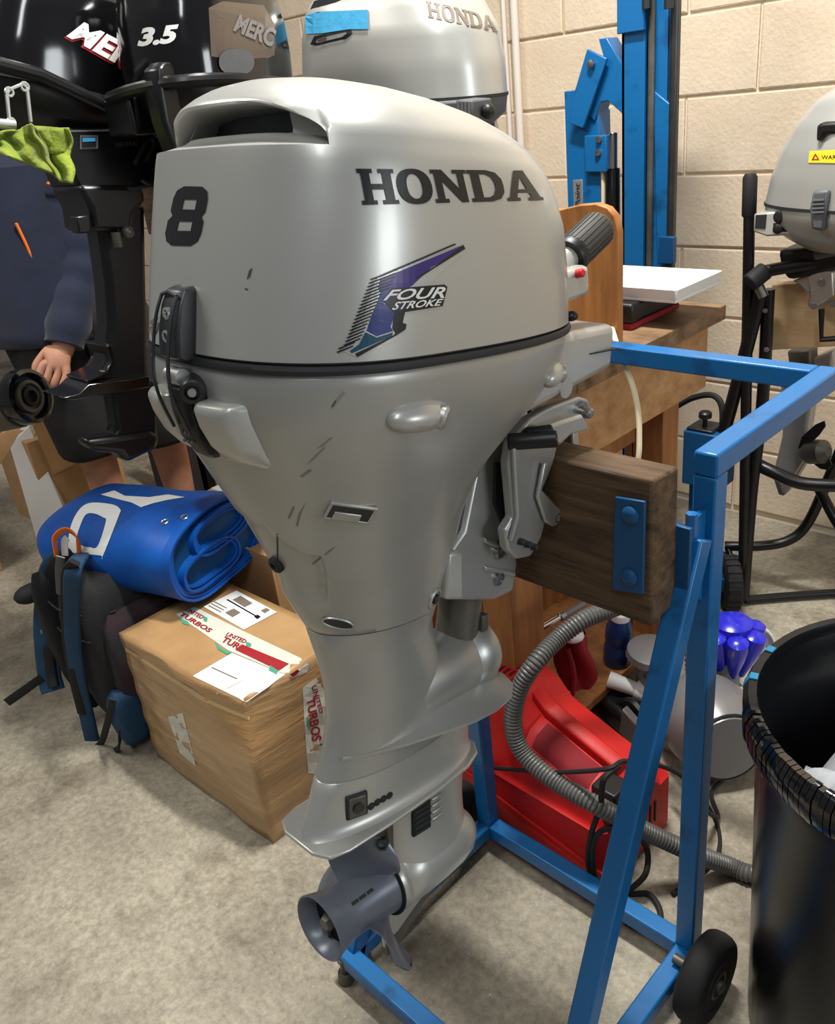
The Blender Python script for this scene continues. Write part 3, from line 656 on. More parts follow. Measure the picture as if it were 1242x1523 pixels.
c2 = at(864, 406, v=.80); mb = MB(); mb.lathe([(.005, -.014), (.005, .002), (.003, .004), (.0001, .004)], c2, V(.8, -.2, .2), 14); mb.build('stop_button', M['redled'], motor)
mb = MB(); mb.sph(at(850, 470, v=.80), (.008, .008, .006)); mb.build('cable_grommet', M['black'], motor)
# ------------------------------------------------ printing
TC = bvh_of(cowl)
def letters(dst, quad, H, m, name, label, off=.0008):
    q = [Vector((x[0], x[1], 0)) for x in quad]; P = []
    for pl in dst: P.append([tuple(bil(q, x / H[0], y / H[1]))[:2] for x, y in pl])
    return print_on(name, P, TC, m, motor, 9, off, label)
def ell(cx, cy, rx, ry, n=28, p=2.3): return [(cx + rx * math.copysign(abs(math.cos(t)) ** (2 / p), math.cos(t)), cy + ry * math.copysign(abs(math.sin(t)) ** (2 / p), math.sin(t))) for t in [2 * math.pi * k / n for k in range(n)]]
LH = [(0, 0), (42, 0), (42, 12), (33, 12), (33, 42), (67, 42), (67, 12), (58, 12), (58, 0), (100, 0), (100, 12), (91, 12), (91, 88), (100, 88), (100, 100), (58, 100), (58, 88), (67, 88), (67, 58), (33, 58), (33, 88), (42, 88), (42, 100), (0, 100), (0, 88), (9, 88), (9, 12), (0, 12)]
LN = [(0, 0), (38, 0), (38, 12), (28, 12), (28, 66), (74, 0), (92, 0), (92, 88), (100, 88), (100, 100), (62, 100), (62, 88), (74, 88), (74, 40), (32, 100), (0, 100), (0, 88), (9, 88), (9, 12), (0, 12)]
LD = [[(0, 0), (58, 0), (84, 8), (98, 28), (100, 50), (98, 72), (84, 92), (58, 100), (0, 100), (0, 88), (10, 88), (10, 12), (0, 12)], [(35, 14), (35, 86), (54, 86), (68, 78), (75, 62), (76, 50), (75, 38), (68, 22), (54, 14)]]
LA = [[(0, 0), (36, 0), (36, 11), (28, 11), (32, 26), (64, 26), (69, 11), (60, 11), (60, 0), (100, 0), (100, 11), (93, 11), (62, 100), (36, 100), (8, 11), (0, 11)], [(36, 38), (48, 80), (60, 38)]]
LO_ = [ell(50, 50, 50, 52), ell(50, 50, 22, 36)]
def word(quad, m, name, label, fn=letters):
    out = []; x = 0
    for pl, wd in (([LH], 104), (LO_, 98), ([LN], 100), (LD, 96), (LA, 100)):
        for q in pl: out.append([(x + a * wd / 100, b) for a, b in q])
        x += wd + 3
    return fn(out, quad, (x - 3, 100), m, name, label)
word([(539, 305), (808, 298), (796, 254), (529, 251)], M['ink'], 'brand_lettering', 'bold black maker lettering on the side of the cowl')
E8 = [[(24, 0), (76, 0), (94, 8), (100, 22), (100, 42), (92, 50), (100, 58), (100, 80), (94, 93), (78, 100), (26, 100), (8, 93), (2, 80), (2, 58), (10, 50), (0, 42), (0, 20), (8, 7)], [(30, 25), (70, 25), (70, 41), (30, 41)], [(32, 61), (70, 61), (70, 78), (32, 78)]]
letters(E8, [(243, 365), (296, 366), (313, 278), (262, 277)], (100, 100), M['ink'], 'power_numeral', 'black numeral 8 on the rear of the cowl')
# striped four stroke emblem
def px_print(polys, m, name, off=.0008, label=None): return print_on(name, polys, TC, m, motor, 9, off, label)
px_print([[(507, 521), (529, 531), (592, 505), (600, 470), (612, 458), (648, 412), (690, 376), (690, 364), (566, 408), (556, 420), (540, 470)]], M['silver'], 'emblem_base', .0004)
px_print([[(566, 415), (660, 376), (684, 366), (687, 371), (640, 398), (612, 425), (590, 436), (570, 440), (562, 430)]], M['purple'], 'emblem_stroke', .0009)
px_print([[(570, 424), (562, 448), (552, 470), (545, 492), (560, 500), (584, 492), (580, 486), (588, 462), (600, 452), (570, 452), (600, 434)]], M['indigo'], 'emblem_stroke', .0009)
px_print([[(543, 494), (560, 502), (584, 494), (582, 500), (523, 525), (520, 522), (534, 512)]], M['teal'], 'emblem_stroke', .0009)
px_print([[(586, 464), (602, 462), (598, 480), (604, 482), (602, 490), (590, 498), (531, 531), (528, 526), (582, 500), (588, 496), (583, 488)]], M['ink'], 'emblem_stroke', .0010)
px_print([[(688, 364), (691, 370), (640, 402), (622, 414), (616, 414), (646, 396)]], M['ink'], 'emblem_stroke', .0010)
px_print([[(566, 409), (676, 362), (677, 364), (566, 412)]], M['ink'], 'emblem_stripe', .0010)
for k in range(21):
    t = k / 20; y = 414 + 108 * t; x0 = 551 - 44 * t - (6 if k > 18 else 0); L = 30 - 6 * t + (10 if k < 6 else 0)
    px_print([[(x0, y + 1), (x0 + L, y - L * .36), (x0 + L, y + 1.9 - L * .36), (x0 + 1, y + 3.2)]], M['ink'], 'emblem_stripe', .0010)
px_print([[(570, 446), (582, 429), (660, 423), (664, 427), (657, 455), (608, 463), (588, 466), (578, 458)]], M['ink'], 'emblem_panel', .0012)
text_on('emblem_words', 'FOUR', [(568, 447), (659, 443), (662, 426), (576, 431)], TC, M['whiteink'], motor, .25, .02, .0016, 'white emblem words')
text_on('emblem_words', 'STROKE', [(581, 461), (655, 454), (658, 444), (585, 449)], TC, M['whiteink'], motor, .25, .02, .0016, 'white emblem words')
mb_ = [[(222, 478), (236, 470), (232, 480), (226, 484)], [(222, 488), (238, 478), (234, 494), (228, 502)]]
for pl in mb_: px_print([pl], M['inkgrey'], 'rear_decal')
# scuffs in the paint
TL = bvh_of(cowl, lower)
for pl in ([(492, 606), (498, 596), (511, 582), (513, 585), (502, 598), (494, 608)], [(470, 668), (490, 652), (496, 650), (480, 664)], [(457, 690), (470, 676), (484, 664), (482, 668), (466, 684)], [(446, 708), (460, 698), (464, 700), (450, 710)], [(440, 782), (444, 764), (456, 745), (448, 764), (443, 783)], [(428, 770), (436, 752), (438, 756), (431, 772)], [(464, 838), (490, 818), (500, 812), (492, 820), (466, 840)]):
    print_on('scuff', [pl], TL, M['scuffpale'], motor, 20, .0003)
for pl in ([(371, 402), (376, 398), (372, 412), (367, 416)], [(364, 428), (370, 430), (366, 432)], [(493, 604), (499, 595), (500, 597), (495, 605)], [(632, 628), (644, 624), (668, 618), (660, 622), (640, 630)], [(604, 636), (612, 634), (606, 638)]):
    print_on('scuff', [pl], TL if pl[0][0] < 600 else TL, M['scuff'], motor, 20, .0004)
# ---------------------------------------------------------------- blue motor trolley
RRp = at(1025, 1425, z=.045); RLp = at(728, 1238, z=.045); FLp = at(545, 1438, z=.045)
UL, UR = -.838, -.425; VR = .868; VF = .507; T = .030
stand = thing('motor_trolley', 'blue welded steel trolley holding the large silver outboard on a timber board', 'trolley', (-.636, .7, 0))
def bm_(name, p0, p1, w=T, h=T, up=(0, 0, 1), m='blue', par=None, bevel=.003):
    mb = MB(); mb.beam(p0, p1, w, h, up); return mb.build(name, M[m], par or stand, bevel=bevel)
ZB = .045
bm_('base_rail', V(UL + T / 2, VR, ZB), V(UR - T / 2, VR, ZB)); bm_('base_rail', V(UL, VF + T / 2, ZB), V(UL, VR + T / 2, ZB)); bm_('base_rail', V(UR, VF + T / 2, ZB), V(UR, VR + T / 2, ZB)); bm_('base_rail', V(UL - T / 2, VF, ZB), V(UR + T / 2, VF, ZB))
for u in (UL, UR):
    bm_('upright', V(u, VR, ZB + T / 2), V(u, VR, .872), up=(0, 1, 0))
    bm_('handle_arm', V(u, VR - T / 2, .887), V(u, 1.2 + T / 2, .887))
    bm_('brace', V(u, VR - .03, .80), V(u, VF + .005, .03), up=(1, 0, 0))
    P = [V(u - .004, VR - .012, .83), V(u - .004, .825, .83), V(u - .004, .81, .80), V(u - .004, .81, .745), V(u - .004, VR - .012, .70)]
    mb = MB(); mb.prism(P, V(.008, 0, 0)); mb.build('gusset', M['blue'], stand, bevel=.001)
    mb = MB(); mb.cyl(V(u, VF - .012, 0), V(u, VF - .012, .02), .014, .012, 14); mb.cyl(V(u, VF - .012, .018), V(u, VF - .012, .05), .006, n=10); mb.build('foot', M['gun'], stand)
    mb = MB(); mb.cyl(V(u, VF + .03, .0), V(u, VF + .03, .03), .013, n=12); mb.build('foot', M['gun'], stand)
bm_('handle_bar', V(UL + T / 2, 1.2, .887), V(UR - T / 2, 1.2, .887))
mb = MB(); mb.lo_hi((-.845, .745, .722), (-.430, .804, .905)); 
for i, v in enumerate(mb.v): v += V(random.uniform(-.003, .003), random.uniform(-.002, .002), random.uniform(-.003, .003))
tb = mb.build('transom_timber', M['oldwood'], stand, bevel=.004); tb['label'] = 'thick weathered timber transom board'
mb = MB(); P = [at(px, py, v=.7435) for px, py in ((918, 737), (962, 744), (959, 882), (914, 874))]; mb.prism(P, V(0, -.005, 0)); pl = mb.build('bolt_plate', M['darkblue'], stand, bevel=.001)
for px, py in ((938, 766), (936, 858)):
    c = at(px, py, v=.7385); mb = MB(); mb.lathe([(.011, 0), (.0108, .002), (.008, .005), (.004, .0065), (.0001, .007)], c, V(0, -1, 0), 18); mb.build('coach_bolt', M['darkblue'], pl)
mb = MB(); mb.lo_hi((-.84, .7385, .74), (-.80, .7435, .9)); mb.build('bolt_plate', M['darkblue'], stand, bevel=.001)
for u in (UL, UR):
    mb = MB(); mb.lo_hi((u - .012, .80, .735), (u + .012, .806, .83)); mb.build('rear_plate', M['darkblue'], stand, bevel=.001)
c = at(1030, 738, u=UR); mb = MB(); mb.cyl(c + V(0, 0, -.05), c + V(0, 0, -.022), .007, n=6); mb.build('adjusting_nut', M['blue'], stand)
for s_, u in ((1, UR + .052), (-1, UL - .052)):
    wc = V(u, VR - .045, .070)
    mb = MB(); R_ = .070
    mb.lathe([(.026, -.021), (.05, -.020), (.060, -.021), (.066, -.018), (R_, -.011), (R_ + .0015, 0), (R_, .011), (.066, .018), (.060, .021), (.05, .020), (.026, .021)], wc, V(1, 0, 0), 40); wh = mb.build('wheel', M['rubber'], stand)
    mb = MB(); mb.lathe([(.026, -.019), (.026, .019), (.020, .022), (.018, .022), (.018, .015), (.010, .015), (.010, .026), (.006, .028), (.0001, .028)], wc, V(1, 0, 0), 24); mb.build('hub', M['gun'], wh)
    mb = MB(); mb.tube([wc + V(s_ * .0205, .041 * math.cos(a), .041 * math.sin(a)) for a in [2 * math.pi * k / 32 for k in range(32)]], .002, 6, True); mb.build('wheel_ring', M['rubber'], wh)
for s_, u in ((1, UR), (-1, UL)):
    mb = MB(); mb.cyl(V(u, VR - .045, .070), V(u + s_ * .07, VR - .045, .070), .008, n=12); mb.build('axle', M['gun'], stand)
# ---------------------------------------------------------------- black bin with film inside
BC = V(-.165, .95, 0)
t = thing('rubbish_bin', 'black round plastic bin with a tape bound rim beside the trolley wheel', 'bin', tuple(BC))
def ring(r, z, n=56, c=BC, wob=0): return [c + V(math.cos(2 * math.pi * k / n) * (r + wob * math.sin(7 * 2 * math.pi * k / n)), math.sin(2 * math.pi * k / n) * (r + wob * math.sin(7 * 2 * math.pi * k / n)), z) for k in range(n)]
mb = MB(); mb.rings([ring(.176, .0), ring(.18, .01), ring(.186, .18, wob=.001), ring(.193, .36, wob=.001), ring(.199, .50), ring(.205, .52), ring(.208, .58), ring(.204, .585), ring(.200, .58), ring(.194, .5), ring(.18, .15), ring(.172, .02)]); mb.build('bin_body', M['bin'], t, ang=50)
mb = MB(); mb.rings([ring(.202, .545), ring(.213, .545), ring(.218, .555), ring(.219, .578), ring(.213, .590), ring(.203, .590), ring(.199, .58)], closed=True); rim = mb.build('bin_rim', M['bin'], t, ang=50)
mb = MB(); mb.box(BC + V(.05, .183, .46), (.16, .012, .14)); mb.build('inner_panel', M['bin'], t, bevel=.004)
def arc_pts(r, z, a): return BC + V(math.cos(a) * r, math.sin(a) * r, z)
def rim_band(name, a0, a1, m, ex=.002):
    mb = MB(); R = []
    for k in range(5):
        a = a0 + (a1 - a0) * k / 4
        R.append([arc_pts(r, z, a) for r, z in ((.200 - ex * .5, .56), (.2035, .5905 + ex), (.213, .5905 + ex), (.219 + ex, .578), (.218 + ex, .555), (.213 + ex, .541), (.206, .540))])
    mb.rings(R, (True, True)); return mb.build(name, m, rim, ang=60)
a = math.radians(200)
for k in range(46):
    aa = math.radians(212 + k * 2.05); rim_band('tape_wrap', aa, aa + math.radians(1.75), M['gloss'], .0015 + random.uniform(0, .0022))
for d0, d1 in ((176, 179.5), (194.5, 198)): rim_band('blue_tape_tab', math.radians(d0), math.radians(d1), M['tapeblue'], .0012)
mb = MB()
def film(u, v_):
    a = u * 2 * math.pi; r = .155 * v_; return BC + V(.02 + math.cos(a) * r, math.sin(a) * r - .01, .435 + .075 * (1 - v_ ** 2) + .022 * math.sin(5 * a + 3 * v_) * v_ + .014 * math.sin(11 * a + 9 * v_) * v_)
mb.grid(film, 48, 14); o = mb.build('plastic_film', M['bag'], None, ang=80); tag(o, 'crumpled clear plastic film heaped inside the black bin', 'plastic film')
# ---------------------------------------------------------------- ribbed hose
hp = [at(940, 895, v=1.16), at(905, 907, v=1.10), at(868, 922, v=1.05), at(830, 950, v=1.0), at(797, 985, v=.94), at(772, 1026, v=.91), at(763, 1075, v=.892), at(778, 1120, v=.888), at(826, 1162, v=.888), at(892, 1200, v=.90), at(960, 1236, v=.965), at(1030, 1268, v=1.02), at(1085, 1288, z=.02), at(1125, 1300, z=.018), V(-.36, 1.16, .018)]
P = spline(hp, 26); L = [0]
for a_, b_ in zip(P, P[1:]): L.append(L[-1] + (b_ - a_).length)
mb = MB(); n = int(L[-1] / .0022); Q = []
j = 0
for k in range(n + 1):
    d = L[-1] * k / n
    while j < len(L) - 2 and L[j + 1] < d: j += 1
    Q.append(P[j].lerp(P[j + 1], (d - L[j]) / max(1e-9, L[j + 1] - L[j])))
mb.tube(Q, .0165, 14, rfun=lambda t_: .0165 if int(round(t_ * n)) % 3 == 0 else (.0142 if int(round(t_ * n)) % 3 == 1 else .0163))
o = mb.build('vacuum_hose', M['hose'], None, ang=30); tag(o, 'grey ribbed vacuum hose looping over the red machine to the bin', 'hose')
# ---------------------------------------------------------------- red machine
C0 = V(-.602, .908, 0); ea = V(-.275, .006, 0).normalized(); eb = V(.01, .211, 0).normalized(); eb = (eb - ea * eb.dot(ea)).normalized()
def rp(a, b, z): return C0 + ea * a + eb * b + V(0, 0, z)
red = thing('suitcase_generator', 'red moulded plastic machine with a top handle and vents behind the trolley rail', 'generator', tuple(rp(.2, .1, 0)))
LEN, WID = .41, .225
def top(a):   # height of the roof line along its length
    return interp(a, [(0, .155), (.03, .185), (.12, .215), (.19, .240), (.225, .275), (.26, .292), (.33, .288), (.38, .25), (.41, .2)])
mb = MB(); R = []
for i in range(29):
    a = LEN * i / 28; tt = top(a); e_ = .022 * (max(0, 1 - a / .03) ** 2 + max(0, 1 - (LEN - a) / .03) ** 2)
    sec = [(.006 + e_, .004), (e_, .014), (e_, .08), (.003 + e_, .125), (.008 + e_, .128), (.012 + e_, .136), (.02 + e_, tt * .80 + .012), (.045 + e_, tt * .97), (.075, tt), (.14, tt), (.172 - e_, tt * .97), (.195 - e_, tt * .8), (WID - e_, .125), (WID - e_, .014), (WID - .006 - e_, .004)]
    R.append([rp(a, b, z) for b, z in sec])
mb.rings(R); mb.build('body', M['red'], red, ang=35, bevel=0)
def roof(a, b, dz=0):
    tt = top(a); z = interp(b, [(.02, tt * .80 + .012), (.045, tt * .97), (.075, tt), (.14, tt), (.172, tt * .97), (.195, tt * .8)]); return rp(a, b, z + dz)
# grip bar over a flat well, its deep shade painted in darker red
mb = MB(); mb.rings([[roof(a, b, dz) for b, dz in ((.085, .0), (.085, .016), (.092, .021), (.112, .021), (.118, .016), (.118, 0))] for a in [.035 + .185 * k / 14 for k in range(15)]]); mb.build('handle', M['red'], red, bevel=.002)
for nm, (a0, a1, b0, b1) in (('handle_well', (.06, .18, .030, .080)), ('handle_well', (.195, .225, .03, .080))):
    mb = MB(); mb.rings([[roof(a, b, .0012) for b in (b0, b0 + .015, b1)] + [roof(a, b1, -.004), roof(a, b0, -.004)] for a in [a0 + (a1 - a0) * k / 8 for k in range(9)]]); mb.build(nm, M['redcloth'] if a1 < .19 else M['red'], red, ang=60)
for i in range(5):
    for j in range(3):
        a, b = .25 + .014 * i, .045 + .024 * j; mb = MB(); mb.rings([[roof(a, b, .0012), roof(a + .005, b, .0012), roof(a + .005, b, -.002), roof(a, b, -.002)], [roof(a, b + .018, .0012), roof(a + .005, b + .018, .0012), roof(a + .005, b + .018, -.002), roof(a, b + .018, -.002)]]); mb.build('vent_slot', M['seal'], red, smooth=False)
for i in range(7):
    b = .06 + .016 * i; mb = MB(); mb.box(rp(-.0002, b, .075 - .0 * i), (.004, .004, .05), ea, eb); mb.build('end_vent', M['seal'], red, smooth=False)
mb = MB(); mb.tube(spline([rp(.365, -.0005, .09), rp(.31, -.001, .088), rp(.25, -.001, .075), rp(.15, -.001, .060), rp(.05, -.001, .045), rp(.01, .001, .04)], 6), .0022, 6); mb.build('moulded_line', M['red'], red)
for k in range(6):
    mb = MB(); mb.tube([rp(.05 + .02 * k, -.0004, .030 + .002 * k), rp(.11 + .024 * k, -.0004, .036 + .003 * k)], .0014, 5); mb.build('moulded_rib', M['red'], red)
mb = MB(); mb.box(rp(.012, .05, .155), (.045, .06, .012), ea, eb); mb.box(rp(.03, .06, .18), (.05, .05, .03), ea, eb); mb.build('socket_panel', M['black'], red, bevel=.004)
# cables
def cable(name, pts, r, m, label, n=8, parent=None):
    mb = MB(); mb.tube(spline(pts, n), r, 8); o = mb.build(name, M[m], parent); return tag(o, label, 'cable')
cable('power_cable', [at(690, 1136, v=.96), at(735, 1142, v=.90), at(800, 1147, v=.898), at(850, 1148, v=.897), at(905, 1143, v=.90), at(930, 1132, v=.94), at(985, 1140, v=1.0), at(1020, 1160, v=1.07), at(1045, 1200, v=1.1), at(1068, 1215, z=.01), at(1058, 1180, z=.01), at(1075, 1160, z=.01)], .0042, 'rubber', 'thin black power cable running level across the red machine')
cable('coiled_lead', [at(920, 1140, v=.94), at(898, 1160, v=.902), at(893, 1200, v=.900), at(880, 1240, v=.892), at(876, 1290, v=.892), at(900, 1320, v=.892), at(884, 1300, v=.893), at(884, 1250, v=.893), at(905, 1232, v=.90), at(940, 1238, v=.93), at(962, 1262, v=.97), at(960, 1300, v=.94), at(935, 1328, z=.006), at(965, 1330, z=.006), at(982, 1355, z=.006), at(975, 1378, z=.006), at(930, 1372, z=.006)], .0052, 'rubber', 'black lead looped in coils over the near corner of the red machine')
cable('floor_cable', [at(1000, 1140, v=1.16), at(1040, 1180, v=1.12), at(1066, 1225, z=.006), at(1070, 1262, z=.006), at(1052, 1290, z=.006), at(1000, 1330, z=.006)], .004, 'rubber', 'black cable on the concrete between the upright and the bin')
# ---------------------------------------------------------------- vacuum cleaner
vac = thing('vacuum_cleaner', 'grey and violet ball vacuum cleaner standing on the floor behind the brace', 'vacuum cleaner', (-.70, 1.36, 0))
def vbuild(mb, name, m, par=None, **k): return mb.build(name, M[m], par or vac, **k)
bc = at(1052, 1120, v=1.32); bc.z = max(bc.z, .095)
mb = MB(); mb.lathe([(.02, -.10), (.062, -.095), (.088, -.06), (.095, -.02), (.095, .02), (.088, .06), (.070, .088), (.068, .092), (.02, .092)], bc, V(.75, -.62, .1), 32); ball = vbuild(mb, 'ball', 'vacgrey')
mb = MB(); mb.tube([bc + V(.75, -.62, .1).normalized() * .087 + q for q in [basis(V(.75, -.62, .1))[0] * .073 * math.cos(a) + basis(V(.75, -.62, .1))[1] * .073 * math.sin(a) for a in [2 * math.pi * k / 36 for k in range(36)]]], .003, 6, True); mb.build('ball_rim', M['black'], ball)
yk = at(1000, 1075, v=1.33)
mb = MB(); mb.rings([[yk + V(dx * .9, dy, z) for dx, dy in ((-.06, -.04), (.05, -.045), (.07, .03), (-.04, .05))] for z in (-.11, -.04, .03)] + [[yk + V(dx * .6, dy * .7, .05) for dx, dy in ((-.06, -.04), (.05, -.045), (.07, .03), (-.04, .05))]]); vbuild(mb, 'motor_housing', 'vacgrey', bevel=.012, seg=3)
bd = at(1000, 1070, v=1.28); mb = MB(); nd = V(.55, -.75, .35).normalized()
mb.lathe([(.018, -.004), (.018, .003), (.016, .004), (.0001, .004)], bd, nd, 24); bg_ = vbuild(mb, 'badge', 'seal')
b1, b2, _ = basis(nd)
for k in range(4): 
    mb = MB(); mb.box(bd + nd * .0045 + b1 * (-.009 + .006 * k), (.0022, .02 - .003 * abs(k - 1.5), .001), b1, b2); mb.build('badge_mark', M['yellow'], bg_, smooth=False)
# bin and cyclones
cy = at(985, 1000, v=1.40)
mb = MB(); mb.lathe([(.05, -.10), (.056, -.09), (.056, .03), (.05, .04), (.0001, .04)], cy, V(.1, -.05, 1), 28); vbuild(mb, 'dust_bin', 'clear')
mb = MB(); mb.lathe([(.064, .0), (.066, .012), (.058, .016), (.062, .035), (.056, .042)], cy + V(.01, 0, .0), V(.1, -.05, 1), 28); vbuild(mb, 'bin_collar', 'vacgrey')
mb = MB(); mb.lathe([(.045, .04), (.055, .055), (.052, .07), (.03, .075), (.0001, .075)], cy + V(-.02, -.02, .0), V(.1, -.05, 1), 24); vbuild(mb, 'bin_lid', 'vacgrey')
vc = at(1088, 955, v=1.44)
for k in range(7):
    a = 2 * math.pi * k / 7; p = vc + V(.042 * math.cos(a), .042 * math.sin(a), 0)
    mb = MB(); mb.lathe([(.008, -.075), (.020, -.01), (.023, .02), (.021, .035), (.010, .042), (.0001, .042)], p, V(.25 * math.cos(a), .25 * math.sin(a), 1), 14); vbuild(mb, 'cyclone', 'violet')
mb = MB(); mb.lathe([(.02, .02), (.04, .035), (.04, .05), (.025, .06), (.0001, .06)], vc, V(0, 0, 1), 18); vbuild(mb, 'cyclone_cap', 'violet')
mb = MB(); mb.lathe([(.032, -.14), (.03, -.05), (.026, -.04)], vc + V(-.005, -.01, .01), V(0, 0, 1), 18); vbuild(mb, 'cyclone_cone', 'vacgrey')
mb = MB(); hpv = spline([vc + V(-.075, .01, .05), vc + V(-.085, .0, -.02), vc + V(-.05, -.06, -.06), vc + V(-.0, -.055, -.075)], 14); mb.tube(hpv, .014, 10, rfun=lambda t_: .015 if int(round(t_ * 42)) % 2 else .0125); vbuild(mb, 'change_hose', 'hose')
mb = MB(); mb.lathe([(.060, 0), (.066, .004), (.066, .020), (.060, .024)], at(1112, 975, v=1.50), V(.9, -.2, .25), 28, (False, False)); vbuild(mb, 'filter_ring', 'white', solid=.004)
wp = at(905, 1010, v=1.32); mb = MB(); mb.cyl(wp, at(945, 1025, v=1.34), .019, .016, 18); mb.cyl(at(945, 1025, v=1.34), at(985, 1040, v=1.36), .022, .022, 18); vbuild(mb, 'tool_socket', 'white')
mb = MB(); mb.tube(spline([at(905, 1060, v=1.30), at(940, 1045, v=1.30), at(965, 1090, v=1.28), at(920, 1100, v=1.27)], 6), .012, 8); vbuild(mb, 'floor_head_arm', 'black')
mb = MB(); q = [at(px, py, v=1.25) for px, py in ((925, 1055), (958, 1092), (938, 1110), (920, 1088))]; mb.prism(q, V(0, .02, 0)); vbuild(mb, 'floor_head_fin', 'vacgrey', bevel=.003)
mb = MB(); mb.box(V(-.83, 1.33, .035), (.16, .10, .06), V(.9, -.4, 0), V(.4, .9, 0)); vbuild(mb, 'floor_head', 'black', bevel=.015)
# bottle, cloth bag and tube under the bench
o_ = at(915, 990, v=1.40)
bt = thing('squeeze_bottle', 'dark blue plastic bottle with a white cap under the bench', 'bottle', (o_.x, 1.40, 0.0))
bz = at(917, 985, v=1.40)
b0 = V(bz.x, 1.40, bz.z)
mb = MB(); mb.lathe([(.028, 0), (.031, .006), (.031, .05), (.027, .06), (.031, .07), (.030, .10), (.022, .125), (.014, .13), (.0001, .13)], b0, V(.08, 0, 1), 22); mb.build('bottle_body', M['bluebottle'], bt)
mb = MB(); mb.lathe([(.021, .124), (.022, .126), (.022, .142), (.012, .146), (.009, .158), (.011, .162), (.0001, .164)], b0, V(.08, 0, 1), 22); mb.build('bottle_cap', M['white'], bt)
bt.location = b0
for c in bt.children: c.location = V(0, 0, 0); 
for c in bt.children:
    for v in c.data.vertices: v.co += V(o_.x, 1.40, 0) - b0
SHELFZ = b0.z
cl = thing('cloth_bag', 'crumpled red cloth bag stuffed on the shelf under the bench', 'bag', tuple(at(858, 1000, v=1.22)))
q0 = at(856, 985, v=1.20)
mb = MB()
def clf(u, v_):
    a = u * 2 * math.pi; r = .030 + .010 * math.sin(3 * a + 4 * v_); h = -.06 + .13 * v_
    r *= .55 + .8 * math.sin(math.pi * (.12 + .78 * v_)); return q0 + V(math.cos(a) * r, math.sin(a) * r * .7, h)
mb.grid(clf, 30, 12); mb.build('bag_body', M['redcloth'], cl, ang=80)
mb = MB(); mb.tube(spline([q0 + V(.0, -.025, .05), q0 + V(.016, -.028, .0), q0 + V(.012, -.03, -.06)], 6), .005, 6); mb.build('bag_seam', M['redcloth'], cl)
mb = MB(); mb.sph(q0 + V(-.005, -.01, .075), (.032, .024, .016), 16, 10); mb.build('bag_lining', M['paper'], cl)
p0, p1 = at(795, 940, v=1.16), at(868, 898, v=1.30)
tw = thing('extension_wand', 'steel tube wand leaning behind the grey hose near the bench leg', 'tube', tuple(p0))
mb = MB(); mb.cyl(p0, p0.lerp(p1, .55), .0065, n=14); mb.build('lower_tube', M['chrome'], tw)
mb = MB(); mb.cyl(p0.lerp(p1, .5), p0.lerp(p1, .6), .0095, n=14); mb.build('tube_collar', M['steel'], tw, bevel=.001)
mb = MB(); mb.cyl(p0.lerp(p1, .6), p1, .0075, n=14); mb.build('upper_tube', M['vacgrey'], tw)
mb = MB(); mb.cyl(p0 - (p1 - p0).normalized() * .001, p0 + (p1 - p0) * .001, .0072, n=14); mb.build('tube_mouth', M['seal'], tw)
# ---------------------------------------------------------------- cardboard box in front
B0 = V(-1.598, .580, 0); B1 = V(-1.172, .594, 0); bu = (B1 - B0).normalized(); bv = V(-bu.y, bu.x, 0); BW = (B1 - B0).length; BD = .265; BH = .345
box = thing('cardboard_box', 'large brown cardboard box wrapped in clear tape with printed tape across its top', 'box', tuple(B0 + bu * BW / 2 + bv * BD / 2))
def bp(a, b, z): return B0 + bu * a + bv * b + V(0, 0, z)
bm = bmesh.new()
NX, NY, NZ = 22, 14, 18
verts = {}
def bpt(i, j, k):
    a, b, z = BW * i / NX, BD * j / NY, BH * k / NZ
    nx = math.sin(9 * z * 10 + 3 * a * 10) * .0016 + math.sin(5 * a * 10) * .001
    f = k / NZ
    crush = max(0, 1 - ((BW - a) / .13)) * max(0, 1 - (b / .12)) * sm(.55, 1, f)      # the crushed near corner
    da = -.030 * crush; db = .030 * crush; dz = -.022 * crush
    bulge = math.sin(math.pi * a / BW) * math.sin(math.pi * f) * .008
    if j == 0: db -= bulge - nx
    if i == NX: da += math.sin(math.pi * b / BD) * math.sin(math.pi * f) * .008 + nx
    if k == NZ: dz += math.sin(math.pi * a / BW) * math.sin(math.pi * b / BD) * .006
    return bp(a + da, b + db, z + dz)
mb = MB()
def face(fn, n1, n2): mb.grid(lambda u, v_: fn(round(u * n1), round(v_ * n2)), n1, n2)
face(lambda i, k: bpt(i, 0, k), NX, NZ); face(lambda j, k: bpt(NX, j, k), NY, NZ); face(lambda i, j: bpt(i, j, NZ), NX, NY)
face(lambda i, k: bpt(i, NY, k), NX, NZ); face(lambda j, k: bpt(0, j, k), NY, NZ); face(lambda i, j: bpt(i, j, 0), NX, NY)
bo = mb.build('box_body', M['cardwrap'], box, ang=40)
mw = bmesh.new(); mw.from_mesh(bo.data); bmesh.ops.remove_doubles(mw, verts=mw.verts, dist=.0002); bmesh.ops.recalc_face_normals(mw, faces=mw.faces); mw.to_mesh(bo.data); mw.free()
TB = bvh_of(bo)
def bq(name, quad, m, off, label=None, par=box): 
    return print_on(name, [quad], TB, M[m], par, 14, off, label)
bq('packing_tape', [(262, 914), (290, 903), (360, 938), (462, 986), (456, 1000), (436, 1008), (340, 968)], 'cleartape', .0008)
bq('packing_tape', [(450, 1022), (470, 1008), (484, 1030), (486, 1100), (480, 1150), (458, 1150), (452, 1070)], 'cleartape', .0008)
bq('address_label', [(303, 903), (352, 879), (412, 911), (363, 937)], 'paper', .0012)
bq('packing_note', [(287, 1006), (345, 972), (424, 1004), (366, 1044)], 'paper', .0012)
